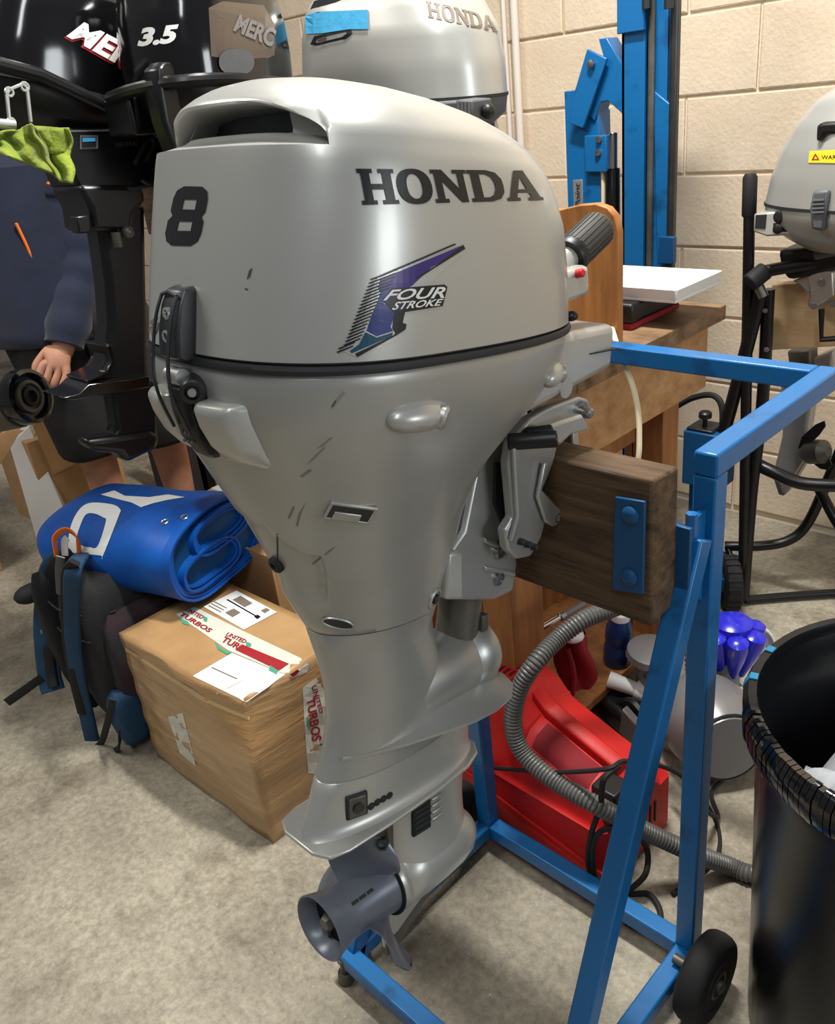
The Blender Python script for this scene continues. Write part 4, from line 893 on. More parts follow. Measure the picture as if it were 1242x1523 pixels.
bq('barcode', [(346, 893), (358, 887), (376, 898), (364, 904)], 'inkgrey', .0018); bq('barcode', [(335, 912), (348, 906), (358, 912), (346, 919)], 'inkgrey', .0018)
bq('label_line', [(337, 893), (339, 892), (384, 918), (382, 919)], 'ink', .0018)
bq('label_mark', [(378, 918), (383, 915), (388, 918), (383, 922)], 'ink', .0018)
for k in range(3): bq('label_line', [(310 + 4 * k, 902 - 3 * k), (311 + 4 * k, 901 - 3 * k), (330 + 4 * k, 911 - 3 * k), (329 + 4 * k, 912 - 3 * k)], 'inkgrey', .0018)
bq('label_mark', [(388, 909), (396, 905), (402, 908), (394, 913)], 'inkgrey', .0018)
bq('label_line', [(314, 994), (316, 993), (354, 1010), (352, 1011)], 'inkgrey', .0018); bq('note_fold', [(322, 1030), (365, 1009), (366, 1011), (324, 1032)], 'cleartape', .0018)
text_on('tape_words', 'TURBOS', [(266, 916), (311, 942), (317, 937), (272, 911)], TB, M['redink'], box, .1, .03, .0018); text_on('tape_words', 'UNITED', [(275, 909), (300, 922), (304, 917), (280, 905)], TB, M['redink'], box, .1, .02, .0018)
text_on('tape_words', 'TUR', [(329, 955), (353, 967), (359, 959), (335, 947)], TB, M['redink'], box, .1, .03, .0018); text_on('tape_words', 'UNITED', [(335, 946), (364, 958), (368, 953), (340, 941)], TB, M['redink'], box, .1, .02, .0018)
bq('red_tape_strip', [(350, 967), (360, 959), (430, 988), (415, 998)], 'redink', .0016); text_on('tape_words', '1', [(430, 1003), (438, 1008), (445, 998), (440, 994)], TB, M['redink'], box, .1, .05, .0018)
for pl in ([(266, 918), (281, 926), (281, 931), (272, 928)], [(320, 955), (330, 965), (346, 972), (338, 974), (324, 966)], [(402, 990), (414, 998), (412, 1004), (400, 998)], [(302, 916), (309, 920), (308, 926), (303, 924)], [(366, 955), (374, 958), (373, 963), (366, 961)]): bq('tape_scroll', pl, 'greenink', .0016)
text_on('tape_words', 'TURBOS', [(455, 1040), (463, 1103), (478, 1100), (467, 1035)], TB, M['redink'], box, .0, .03, .0018); text_on('tape_words', 'UNITED', [(462, 1021), (475, 1062), (480, 1060), (470, 1018)], TB, M['redink'], box, .0, .02, .0018)
bq('tape_scroll', [(456, 1066), (462, 1078), (460, 1086), (455, 1076)], 'greenink', .0016)
bq('packing_tape', [(186, 962), (300, 1034), (310, 1040), (372, 1066), (371, 1072), (300, 1042), (187, 968)], 'brownpaper', .0006)
bq('packing_tape', [(250, 1066), (272, 1060), (292, 1140), (268, 1120)], 'cleartape', .0005)
# ---------------------------------------------------------------- boxes behind it
def carton(name, label, u0, u1, v0, v1, z0, z1, m='card', flap=True, rot=0):
    c = V((u0 + u1) / 2, (v0 + v1) / 2, z0); t = thing(name, label, 'box', tuple(c)); R_ = Matrix.Rotation(rot, 3, 'Z')
    def q(x, y, z): return c + R_ @ V(x, y, z)
    a, b, h = (u1 - u0) / 2, (v1 - v0) / 2, z1 - z0
    mb = MB(); mb.hexa([q(-a, -b, 0), q(a, -b, 0), q(a, b, 0), q(-a, b, 0)], [q(-a, -b, h), q(a, -b, h), q(a, b, h), q(-a, b, h)]); mb.build('box_body', M[m], t, bevel=.003)
    if flap:
        for s_ in (-1, 1):
            mb = MB(); mb.hexa([q(-a, -b if s_ < 0 else .001, h), q(a, -b if s_ < 0 else .001, h), q(a, -.001 if s_ < 0 else b, h), q(-a, -.001 if s_ < 0 else b, h)], [q(-a, -b if s_ < 0 else .001, h + .003), q(a, -b if s_ < 0 else .001, h + .003), q(a, -.001 if s_ < 0 else b, h + .0045), q(-a, -.001 if s_ < 0 else b, h + .0045)]); mb.build('flap', M[m], t)
        mb = MB(); mb.hexa([q(-a - .0006, -.025, h * .75), q(a + .0006, -.025, h * .75), q(a + .0006, .025, h * .75), q(-a - .0006, .025, h * .75)], [q(-a - .0006, -.025, h + .0052), q(a + .0006, -.025, h + .0052), q(a + .0006, .025, h + .0052), q(-a - .0006, .025, h + .0052)]); mb.build('tape_strip', M['cleartape'], t)
    return t
carton('cardboard_box', 'tall plain brown cardboard box behind the rolled blue tarpaulin', -1.96, -1.50, .905, 1.30, 0, .40, rot=.05)
carton('cardboard_box', 'small brown carton with a white label lying behind the tall brown box', -2.44, -2.02, 1.36, 1.66, .16, .30, rot=.1)
carton('cardboard_box', 'lower brown carton carrying the small labelled carton', -2.46, -2.0, 1.34, 1.70, 0, .158, rot=.1, flap=False)
# ---------------------------------------------------------------- backpack
pk = thing('backpack', 'black and blue backpack with padded straps leaning beside the wrapped cardboard box', 'backpack', (-1.75, .72, 0))
def rbox(mb, u0, u1, v0, v1, z0, z1, r=.05, lean=0, puff=.012, n=9):
    R = []
    for k in range(n):
        f = k / (n - 1); z = z0 + (z1 - z0) * f; inset = r * (1 - math.sin(math.pi * min(1, max(0, f * .5 + .25)) )) * 1.2 + r * .55 * (abs(2 * f - 1) ** 6); o = lean * f
        a, b = (u1 - u0) / 2 - inset, (v1 - v0) / 2 - inset; cu, cv = (u0 + u1) / 2, (v0 + v1) / 2 + o
        ring_ = []
        for i in range(36):
            t = 2 * math.pi * i / 36; c, s_ = math.cos(t), math.sin(t)
            w_ = puff * (.4 * math.sin(5 * t + 9 * f) + .3 * math.sin(11 * t + 17 * f)) * .4
            ring_.append(V(cu + (a + w_) * math.copysign(abs(c) ** .45, c), cv + (b + w_) * math.copysign(abs(s_) ** .45, s_), z))
        R.append(ring_)
    mb.rings(R); return mb
mb = MB(); rbox(mb, -1.855, -1.66, .545, .86, 0.0, .43, .05, -.02, n=13); pb = mb.build('main_pouch', M['bagblack'], pk, ang=70)
mb = MB(); rbox(mb, -1.70, -1.632, .57, .84, .06, .36, .04, -.01, n=11); mb.build('front_pocket', M['bagdark'], pk, ang=70)
mb = MB(); rbox(mb, -1.70, -1.635, .535, .61, .02, .17, .02, 0, n=9); mb.build('side_pocket', M['bagblue'], pk, ang=70)
mb = MB(); rbox(mb, -1.89, -1.83, .53, .82, .03, .43, .03, -.03, n=11); mb.build('back_panel', M['bagblack'], pk, ang=70)
def strap(name, pts, wd, th, m, wdir, par=pk, n=8):
    P = spline(pts, n); R = []; wdir = Vector(wdir).normalized()
    for i, p in enumerate(P):
        d = (P[min(i + 1, len(P) - 1)] - P[max(i - 1, 0)]).normalized(); w_ = (wdir - d * wdir.dot(d)).normalized(); n_ = d.cross(w_)
        R.append([p + w_ * wd * .5 + n_ * th * .2, p + w_ * wd * .4 + n_ * th * .5, p - w_ * wd * .4 + n_ * th * .5, p - w_ * wd * .5 + n_ * th * .2, p - w_ * wd * .5 - n_ * th * .2, p - w_ * wd * .4 - n_ * th * .5, p + w_ * wd * .4 - n_ * th * .5, p + w_ * wd * .5 - n_ * th * .2])
    mb = MB(); mb.rings(R); return mb.build(name, M[m], par, ang=60)
U2_ = -1.90
s1 = strap('shoulder_strap', [at(108, 826, u=-1.80), at(82, 842, u=-1.84), at(72, 880, u=-1.88), at(68, 940, u=-1.90), at(73, 1000, u=-1.90), at(79, 1028, u=-1.88)], .058, .014, 'bagblue', V(.75, .65, 0))
strap('strap_padding', [at(110, 828, u=-1.79), at(86, 843, u=-1.825), at(78, 880, u=-1.865), at(74, 915, u=-1.884), at(74, 925, u=-1.886)], .046, .012, 'bagblack', V(.75, .65, 0), s1)
strap('strap_padding', [at(72, 962, u=-1.884), at(76, 1000, u=-1.884), at(80, 1022, u=-1.866)], .026, .012, 'bagblack', V(.75, .65, 0), s1)
q_ = [at(px, py, u=-1.882) for px, py in ((60, 942), (82, 942), (82, 937), (60, 937))]; text_at('strap_words', 'STRIKE', [q_[0], q_[1], q_[2], q_[3]], M['whiteink'], s1)
q_ = [at(px, py, u=-1.882) for px, py in ((68, 949), (78, 949), (78, 945), (68, 945))]; text_at('strap_words', 'TEAM', [q_[0], q_[1], q_[2], q_[3]], M['orange'], s1)
s2 = strap('shoulder_strap', [at(122, 826, u=-1.78), at(110, 845, v=.54), at(107, 890, v=.53), at(108, 950, v=.52), at(117, 1010, v=.516), at(128, 1060, v=.516), at(137, 1100, v=.512)], .036, .014, 'bagblue', V(.8, .6, 0))
strap('strap_padding', [at(112, 836, v=.54), at(100, 850, v=.53), at(98, 890, v=.522), at(100, 950, v=.512), at(110, 1010, v=.508), at(122, 1060, v=.508)], .022, .010, 'bagblack', V(.8, .6, 0), s2)
strap('side_webbing', [at(168, 1040, v=.53), at(160, 1075, v=.522), at(150, 1105, v=.516), at(138, 1105, v=.512)], .016, .004, 'bagblack', V(.8, .6, 0))
strap('side_webbing', [at(140, 1110, v=.512), at(160, 1118, v=.525), at(176, 1112, v=.53), at(180, 1085, v=.54)], .014, .004, 'bagblack', V(.3, .3, 1))
strap('loose_webbing', [at(62, 1008, u=-1.90), at(40, 1024, u=-1.92), at(10, 1045, u=-1.95)], .022, .003, 'bagblack', V(.3, .5, .8))
strap('strap_tab', [at(132, 1098, v=.506), at(136, 1122, v=.506)], .018, .004, 'orange', V(.8, .6, 0))
strap('haul_loop', [at(84, 826, u=-1.80), at(82, 800, u=-1.80), at(98, 788, u=-1.79), at(114, 800, u=-1.78), at(118, 825, u=-1.78)], .018, .004, 'orange', V(.4, -.3, .9))
strap('haul_loop', [at(97, 826, u=-1.795), at(96, 806, u=-1.795), at(100, 800, u=-1.79)], .016, .004, 'white', V(.8, .6, 0))
strap('mesh_panel', [at(90, 828, v=.54), at(88, 850, v=.54), at(90, 884, v=.54)], .018, .003, 'greyplastic', V(.8, .6, 0))
strap('edge_piping', [at(96, 884, v=.53), at(102, 930, v=.525), at(106, 985, v=.522)], .006, .004, 'white', V(.8, .6, 0))
mb = MB(); c = at(46, 882, u=-1.92); mb.sph(c, (.03, .04, .022), 14, 8); mb.build('hip_pad', M['bagblack'], pk)
for zf in (.30, .37):
    mb = MB(); mb.tube(spline([V(-1.82, .53, zf), V(-1.74, .523, zf + .01), V(-1.68, .545, zf + .005)], 5), .0022, 5); mb.build('zip', M['seal'], pk)
# ---------------------------------------------------------------- rolled blue tarpaulin
tp = thing('rolled_tarpaulin', 'folded and rolled bright blue tarpaulin with white lettering lying on the backpack', 'tarpaulin', (-1.75, .75, .45))
# axis from the far left end to the coiled near end
A0 = at(112, 782, u=-2.03); A1 = at(318, 808, u=-1.56)
ax = (A1 - A0); LT = ax.length; ax.normalize(); up = V(0, 0, 1); sd = ax.cross(up).normalized(); up = sd.cross(ax).normalized()   # sd points to the viewer
def tpos(l, s_, h): return A0 + ax * l + sd * s_ + up * h
def sect(f, t):   # flattened roll section: f along the length, t angle
    a = interp(f, [(0, .085), (.04, .125), (.15, .150), (.5, .152), (.85, .150), (1, .145)]); b = interp(f, [(0, .045), (.04, .075), (.15, .092), (.5, .098), (1, .094)])
    c, s_ = math.cos(t), math.sin(t); x = a * math.copysign(abs(c) ** .85, c); y = b * math.copysign(abs(s_) ** .85, s_)
    y += .004 * math.sin(3 * t + 7 * f) ; x += .003 * math.sin(5 * f * 3 + 2 * t)
    y -= .16 * x * (x > 0) * .55   # near side sags
    return x, y
mb = MB(); R = []
for i in range(25):
    f = i / 24
    R.append([tpos(LT * f, *sect(f, 2 * math.pi * k / 48)) for k in range(48)])
R.append([tpos(LT * .985, *[q * .93 for q in sect(1, 2 * math.pi * k / 48)]) for k in range(48)])
mb.rings(R, (True, True)); tr = mb.build('tarpaulin_roll', M['tarp'], tp, ang=60)
# folded layers showing at the coiled end
def layer(scale, shift, l0, l1, name='fold_layer', squash=1.0, cut=(0, 48), m='tarp', th=.0045):
    mb = MB(); outer = []; inner = []
    for k in range(cut[0], cut[1] + 1):
        x, y = sect(1, 2 * math.pi * k / 48); outer.append((x * scale + shift[0], y * scale * squash + shift[1])); q = 1 - th / (scale * .12); inner.append((x * scale * q + shift[0], y * scale * squash * (1 - th / (scale * squash * .085)) + shift[1]))
    n = len(outer); R = []
    A_ = [[tpos(LT * l, *p) for p in outer] for l in (l0, l1)]; B_ = [[tpos(LT * l, *p) for p in inner] for l in (l0, l1)]
    vs = A_[0] + A_[1] + B_[0] + B_[1]; fs = []
    for k in range(n - 1):
        fs += [(k, k + 1, n + k + 1, n + k), (2 * n + k, 3 * n + k, 3 * n + k + 1, 2 * n + k + 1), (n + k, n + k + 1, 3 * n + k + 1, 3 * n + k)]
    mb.add(vs, fs); return mb.build(name, M[m], tp, ang=60)
layer(1.01, (0, 0), .97, 1.03); layer(.955, (0, .001), .975, 1.022); layer(.91, (0, .002), .975, 1.015)
layer(.62, (-.025, .030), .975, 1.03, squash=.75); layer(.57, (-.025, .030), .975, 1.022, squash=.68); layer(.52, (-.025, .030), .975, 1.012, squash=.58)
layer(.62, (.030, -.030), .975, 1.035, squash=.72); layer(.575, (.030, -.030), .975, 1.025, squash=.62)
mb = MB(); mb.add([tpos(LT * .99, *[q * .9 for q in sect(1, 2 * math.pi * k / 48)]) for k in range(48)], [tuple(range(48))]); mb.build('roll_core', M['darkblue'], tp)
TT = bvh_of(tr)
def tprint(polys): return print_on('white_letter', polys, TT, M['tarpwhite'], tp, 8, .0012)
tprint([rounded(q) for q in [[(102, 818), (104, 790), (112, 768), (124, 753), (140, 748), (168, 751), (179, 758), (177, 768), (153, 828), (150, 826), (108, 822)], [(115, 800), (120, 782), (128, 766), (140, 764), (154, 770), (158, 776), (146, 812), (134, 814), (120, 810)]]])
tprint([[(150, 736), (170, 730), (186, 738), (222, 740), (250, 736), (275, 740), (250, 744), (228, 749), (210, 755), (196, 748), (172, 742)]])
for px, py in ((245, 777), (274, 770)):
    h, n = hit((px, py), TT); t1, t2, _ = basis(n); mb = MB(); mb.tube([h + t1 * .0075 * math.cos(a) + t2 * .0075 * math.sin(a) + n * .001 for a in [2 * math.pi * k / 18 for k in range(18)]], .0022, 6, True); mb.build('eyelet', M['steel'], tp)
# ---------------------------------------------------------------- timber workbench
BZ = .85
bench = thing('workbench', 'timber workbench with a worn top standing between the big motor and the block wall', 'workbench', (-1.25, 1.35, 0))
BX = -.815
def bl_(lo, hi, name, m, bevel=.002, par=None):
    mb = MB(); mb.lo_hi(lo, hi); return mb.build(name, M[m], par or bench, bevel=bevel)
for i in range(4):   # planks of the top
    v0 = .98 + .18 * i; bl_((-1.24, v0, BZ - .032), (BX + random.uniform(-.004, .004), v0 + .176, BZ + random.uniform(-.001, .001)), 'top_plank', 'benchtop')
ap = bl_((BX - .045, .985, BZ - .172), (BX - .018, 1.66, BZ - .033), 'apron_board', 'benchwood')
c = at(995, 522, u=BX - .018); mb = MB(); mb.lathe([(.012, 0), (.012, .002), (.008, .004), (.0001, .0045)], c, V(1, 0, 0), 18); mb.build('coach_bolt', M['steel'], bench)
c = at(955, 540, u=BX - .018); mb = MB(); mb.lathe([(.004, 0), (.004, .001), (.0001, .0015)], c, V(1, 0, 0), 10); mb.build('nail_head', M['darksteel'], bench)
bl_((-1.24, 1.63, BZ - .172), (BX - .05, 1.66, BZ - .033), 'apron_board', 'benchwood')
bl_((-.935, 1.535, 0), (-.862, 1.60, BZ - .033), 'leg', 'benchleg'); bl_((-.955, 1.535, 0), (-.938, 1.60, BZ - .033), 'leg', 'benchleg')
bl_((-.955, 1.03, 0), (-.882, 1.125, BZ - .033), 'leg', 'benchleg'); bl_((-.985, 1.03, 0), (-.957, 1.125, BZ - .033), 'leg', 'benchleg')
bl_((-1.22, 1.03, 0), (-1.15, 1.10, BZ - .033), 'leg', 'benchleg'); bl_((-1.22, 1.53, 0), (-1.15, 1.60, BZ - .033), 'leg', 'benchleg')
bl_((-.95, 1.13, .58), (-.925, 1.53, .622), 'rail', 'benchleg'); c = at(962, 640, u=-.925); mb = MB(); mb.lathe([(.010, 0), (.010, .003), (.0001, .004)], c, V(1, 0, 0), 14); mb.build('rail_bolt', M['steel'], bench)
bl_((-1.16, 1.13, SHELFZ - .022), (-.86, 1.60, SHELFZ - .0005), 'shelf', 'benchleg')
# upright plywood sheet with a rounded corner
pt = thing('plywood_sheet', 'tall varnished plywood panel with a rounded top corner standing on the bench behind the tiller', 'plywood sheet', (-.95, 1.30, BZ))
P = [(832, 312), (860, 305), (886, 303), (903, 309), (914, 322), (919, 345), (919, 420), (919, 505)]
P3 = [at(a, b, v=1.285) for a, b in P]; P3.append(V(P3[-1].x, 1.285, BZ + .001)); P3.append(V(-1.13, 1.285, BZ + .001)); P3.append(V(-1.13, 1.285, P3[0].z - .01))
mb = MB(); mb.prism(P3, V(0, .018, 0)); mb.build('panel', M['ply'], pt, bevel=.002)
mb = MB(); mb.lo_hi((-1.10, 1.303, BZ + .001), (-1.06, 1.40, BZ + .04)); mb.build('foot_batten', M['benchleg'], pt, bevel=.002)
mb = MB(); mb.add([at(917, 318, v=1.31), at(923, 330, v=1.31), at(922, 352, v=1.31), at(918, 366, v=1.31)], [(0, 1, 2, 3)]); mb.build('paper_corner', M['paper'], pt, solid=.001)
# dark case and white tray on the bench
cs = thing('tool_case', 'dark plastic case with a red lower edge under the white tray', 'case', (-.97, 1.46, BZ))
mb = MB(); mb.lo_hi((-1.12, 1.44, BZ + .014), (-.880, 1.63, BZ + .052)); mb.build('lid', M['black'], cs, bevel=.006)
mb = MB(); mb.lo_hi((-1.12, 1.442, BZ + .001), (-.882, 1.628, BZ + .013)); mb.build('base', M['redcloth'], cs, bevel=.003)
for u in (-.93, -1.05):
    mb = MB(); mb.lo_hi((u - .012, 1.432, BZ + .006), (u + .012, 1.4405, BZ + .032)); mb.build('clasp', M['greyplastic'], cs, bevel=.002)
tz = BZ + .0525
tray = thing('shallow_tray', 'shallow white tray balanced on the dark case at the bench corner', 'tray', (-.90, 1.46, tz))
Q = [V(-1.10, 1.47, tz), V(-.805, 1.47, tz), V(-.805, 1.645, tz), V(-1.10, 1.645, tz)]
mb = MB(); mb.hexa(Q, [q + V(0, 0, .006) for q in Q]); mb.build('tray_floor', M['white'], tray, bevel=.001)
for i in range(4):
    a_, b_2 = Q[i], Q[(i + 1) % 4]; mid = (Q[0] + Q[2]) / 2; nrm = ((a_ + b_2) / 2 - mid).normalized()
    mb = MB(); mb.hexa([a_ + V(0, 0, .006), b_2 + V(0, 0, .006), b_2 - nrm * .006 + V(0, 0, .006), a_ - nrm * .006 + V(0, 0, .006)], [a_ + nrm * .004 + V(0, 0, .026), b_2 + nrm * .004 + V(0, 0, .026), b_2 - nrm * .003 + V(0, 0, .026), a_ - nrm * .003 + V(0, 0, .026)]); mb.build('tray_wall', M['white'], tray, bevel=.001)
cable('cream_cable', [at(905, 470, v=1.34), at(920, 520, v=1.22), at(940, 570, v=1.20), at(949, 610, v=1.19), at(951, 650, v=1.18), at(948, 690, v=1.17), at(930, 760, v=1.16)], .0048, 'cream', 'cream coloured cable hanging over the edge of the bench')
# ---------------------------------------------------------------- blue workshop press / folding crane
PV = 2.02
def pp(x, y, v=PV): return at(x, y, v=v)
press = thing('workshop_crane', 'tall blue steel workshop crane with a hydraulic ram standing against the block wall', 'crane', (-1.2, PV, 0))
cl_, cr_ = pp(925, 200).x, pp(1001, 200).x; TOPZ = 1.62
bl_((cl_, PV, 0.05), (cl_ + .062, PV + .010, TOPZ), 'mast_flange', 'blue', .001, press)
bl_((cl_, PV, 0.05), (cl_ + .008, PV + .06, TOPZ), 'mast_web', 'blue', .001, press)
bl_((cr_ - .062, PV + .02, .05), (cr_ - .030, PV + .03, TOPZ - .02), 'mast_flange', 'blue', .001, press)
bl_((cr_ - .026, PV + .02, .05), (cr_ - .016, PV + .055, TOPZ - .05), 'mast_flange', 'darksteel', .001, press)
bl_((cl_ + .008, PV + .05, .05), (cr_ - .030, PV + .06, TOPZ - .05), 'mast_back', 'blue', .001, press)
mb = MB(); u = cl_ + .074; mb.cyl(V(u, PV + .012, .06), V(u, PV + .012, TOPZ - .03), .0085, n=14); mb.build('guide_rod', M['gun'], press)
mb = MB(); u = cr_ - .012; mb.cyl(V(u, PV + .02, .06), V(u, PV + .02, TOPZ - .05), .010, n=14); mb.build('guide_rod', M['darksteel'], press)
z0 = pp(960, 45).z; bl_((cl_ - .006, PV - .012, z0), (cl_ + .066, PV + .0, TOPZ + .02), 'mast_head', 'blue', .002, press)
for px in (962, 995):
    c = pp(px, 4, PV - .01); mb = MB(); mb.cyl(c + V(0, 0, -.012), c + V(0, 0, .02), .011, n=6); mb.build('head_bolt', M['seal'], press)
zb = pp(975, 170).z; mb = MB(); mb.prism([pp(972, 135, PV + .015), pp(1000, 158, PV + .015), pp(999, 410, PV + .015), pp(978, 410, PV + .015), pp(972, 170, PV + .015)], V(0, .012, 0)); mb.build('inner_slider', M['blue'], press, bevel=.002)
zc0, zc1 = pp(992, 392).z, pp(992, 352).z; bl_((pp(981, 370).x, PV - .006, zc0), (pp(1003, 370).x, PV + .012, zc1), 'guide_clamp', 'darkblue', .002, press)
# folded boom on the left
def plate(name, pts, th, m='blue', v=PV, par=press, b=.002):
    mb = MB(); mb.prism([at(x, y, v=v) for x, y in pts], V(0, th, 0)); return mb.build(name, M[m], par, bevel=b)
plate('boom_tube', [(839, 136), (857, 134), (862, 150), (890, 165), (892, 250), (893, 470), (850, 470)], .055, v=PV + .012)
plate('boom_plate', [(873, 73), (902, 87), (867, 191), (846, 183), (855, 134)], .010, v=PV - .012)
plate('boom_plate', [(873, 73), (902, 87), (867, 191), (846, 183), (855, 134)], .010, v=PV + .07)
plate('boom_link', [(890, 58), (902, 56), (926, 97), (926, 170), (904, 150), (893, 152), (884, 180), (876, 172), (899, 90)], .05, v=PV + .006)
c = pp(880, 95, PV - .014); mb = MB(); mb.lathe([(.010, 0), (.010, .008), (.006, .009), (.0001, .009)], c, V(0, -1, 0), 6); mb.build('pivot_bolt', M['steel'], press)
plate('ram_bracket', [(869, 202), (901, 201), (902, 256), (870, 256)], .012, 'blue', PV - .004)
for px, py in ((891, 207), (890, 227)):
    c = pp(px, py, PV - .005); mb = MB(); mb.lathe([(.008, 0), (.008, .006), (.0001, .007)], c, V(.3, -1, 0), 10); mb.build('ram_pin', M['steel'], press)
r0, r1, r2 = pp(911, 197, PV + .02), pp(911, 250, PV + .02), pp(909, 520, PV + .02)
mb = MB(); mb.cyl(V(r1.x, r1.y, r1.z), r0, .014, n=20); mb.build('ram_piston', M['chrome'], press, bevel=.001)
mb = MB(); mb.lathe([(.019, 0), (.020, .004), (.020, .30), (.0001, .30)], V(r1.x, r1.y, r1.z), V(0, 0, -1), 22); mb.build('ram_cylinder', M['gloss'], press)
mb = MB(); mb.cyl(pp(897, 250, PV + .01), pp(897, 470, PV + .01), .005, n=8); mb.build('ram_hose', M['cream'], press)
lb = plate('maker_plate', [(852, 268), (866, 267), (867, 312), (853, 312)], .002, 'alu', PV + .0105)
q3 = [at(863, 309, v=PV + .009), at(862, 272, v=PV + .009), at(855, 272, v=PV + .009), at(856, 309, v=PV + .009)]; text_at('plate_words', 'Point', q3, M['ink'], lb, .3)
bl_((-1.60, PV + .02, .01), (-1.0, PV + .10, .07), 'base_beam', 'blue', .003, press); bl_((cl_ + .0, PV - .30, .01), (cl_ + .06, PV + .02, .07), 'base_beam', 'blue', .003, press)
# blue pump unit with knob and hose
pc = at(1053, 680, v=1.90)
pump = thing('hydraulic_pump', 'blue hydraulic pump box with a black screw knob standing near the wall', 'pump', (pc.x, 1.90, 0))
zt, zl = at(1040, 642, v=1.88).z, at(1040, 722, v=1.88).z
def pb_(lo, hi, n, m, b=.004): mb = MB(); mb.lo_hi(lo, hi); return mb.build(n, M[m], pump, bevel=b)
pb_((pc.x - .055, 1.87, zl), (pc.x + .05, 1.95, zt), 'pump_body', 'darkblue'); pb_((pc.x - .05, 1.875, zt), (pc.x + .02, 1.945, zt + .008), 'pump_lid', 'black')
mb = MB(); kc = V(pc.x - .012, 1.90, zt); mb.lathe([(.006, 0), (.006, .03), (.016, .032), (.016, .044), (.012, .048), (.0001, .048)], kc, V(0, 0, 1), 16); mb.build('screw_knob', M['black'], pump)
pb_((pc.x - .045, 1.89, .10), (pc.x + .04, 1.93, zl), 'pump_column', 'darkblue'); pb_((pc.x - .10, 1.84, .06), (pc.x + .09, 1.98, .10), 'pump_foot', 'darkblue')
for s_ in (-1, 1):
    mb = MB(); mb.cyl(V(pc.x + s_ * .075 - .015, 1.90, .045), V(pc.x + s_ * .075 + .015, 1.90, .045), .045, n=26); mb.build('castor_wheel', M['rubber'], pump, bevel=.006)
mb = MB(); mb.tube(spline([at(1000, 608, v=1.96), at(1030, 592, v=1.95), at(1060, 588, v=1.94), at(1074, 606, v=1.93), at(1074, 650, v=1.92)], 8), .008, 8); mb.build('pump_hose', M['rubber'], pump)
# ---------------------------------------------------------------- white conduit on the wall
mb = MB()
for u, r_ in ((at(765, 60, v=2.36).x, .012), (at(748, 30, v=2.36).x, .008)): mb.cyl(V(u, 2.366, .1), V(u, 2.366, 2.55), r_, n=12)
o = mb.build('wall_conduit', M['pipe'], None); tag(o, 'pair of thin white conduit pipes running up the block wall', 'pipe')
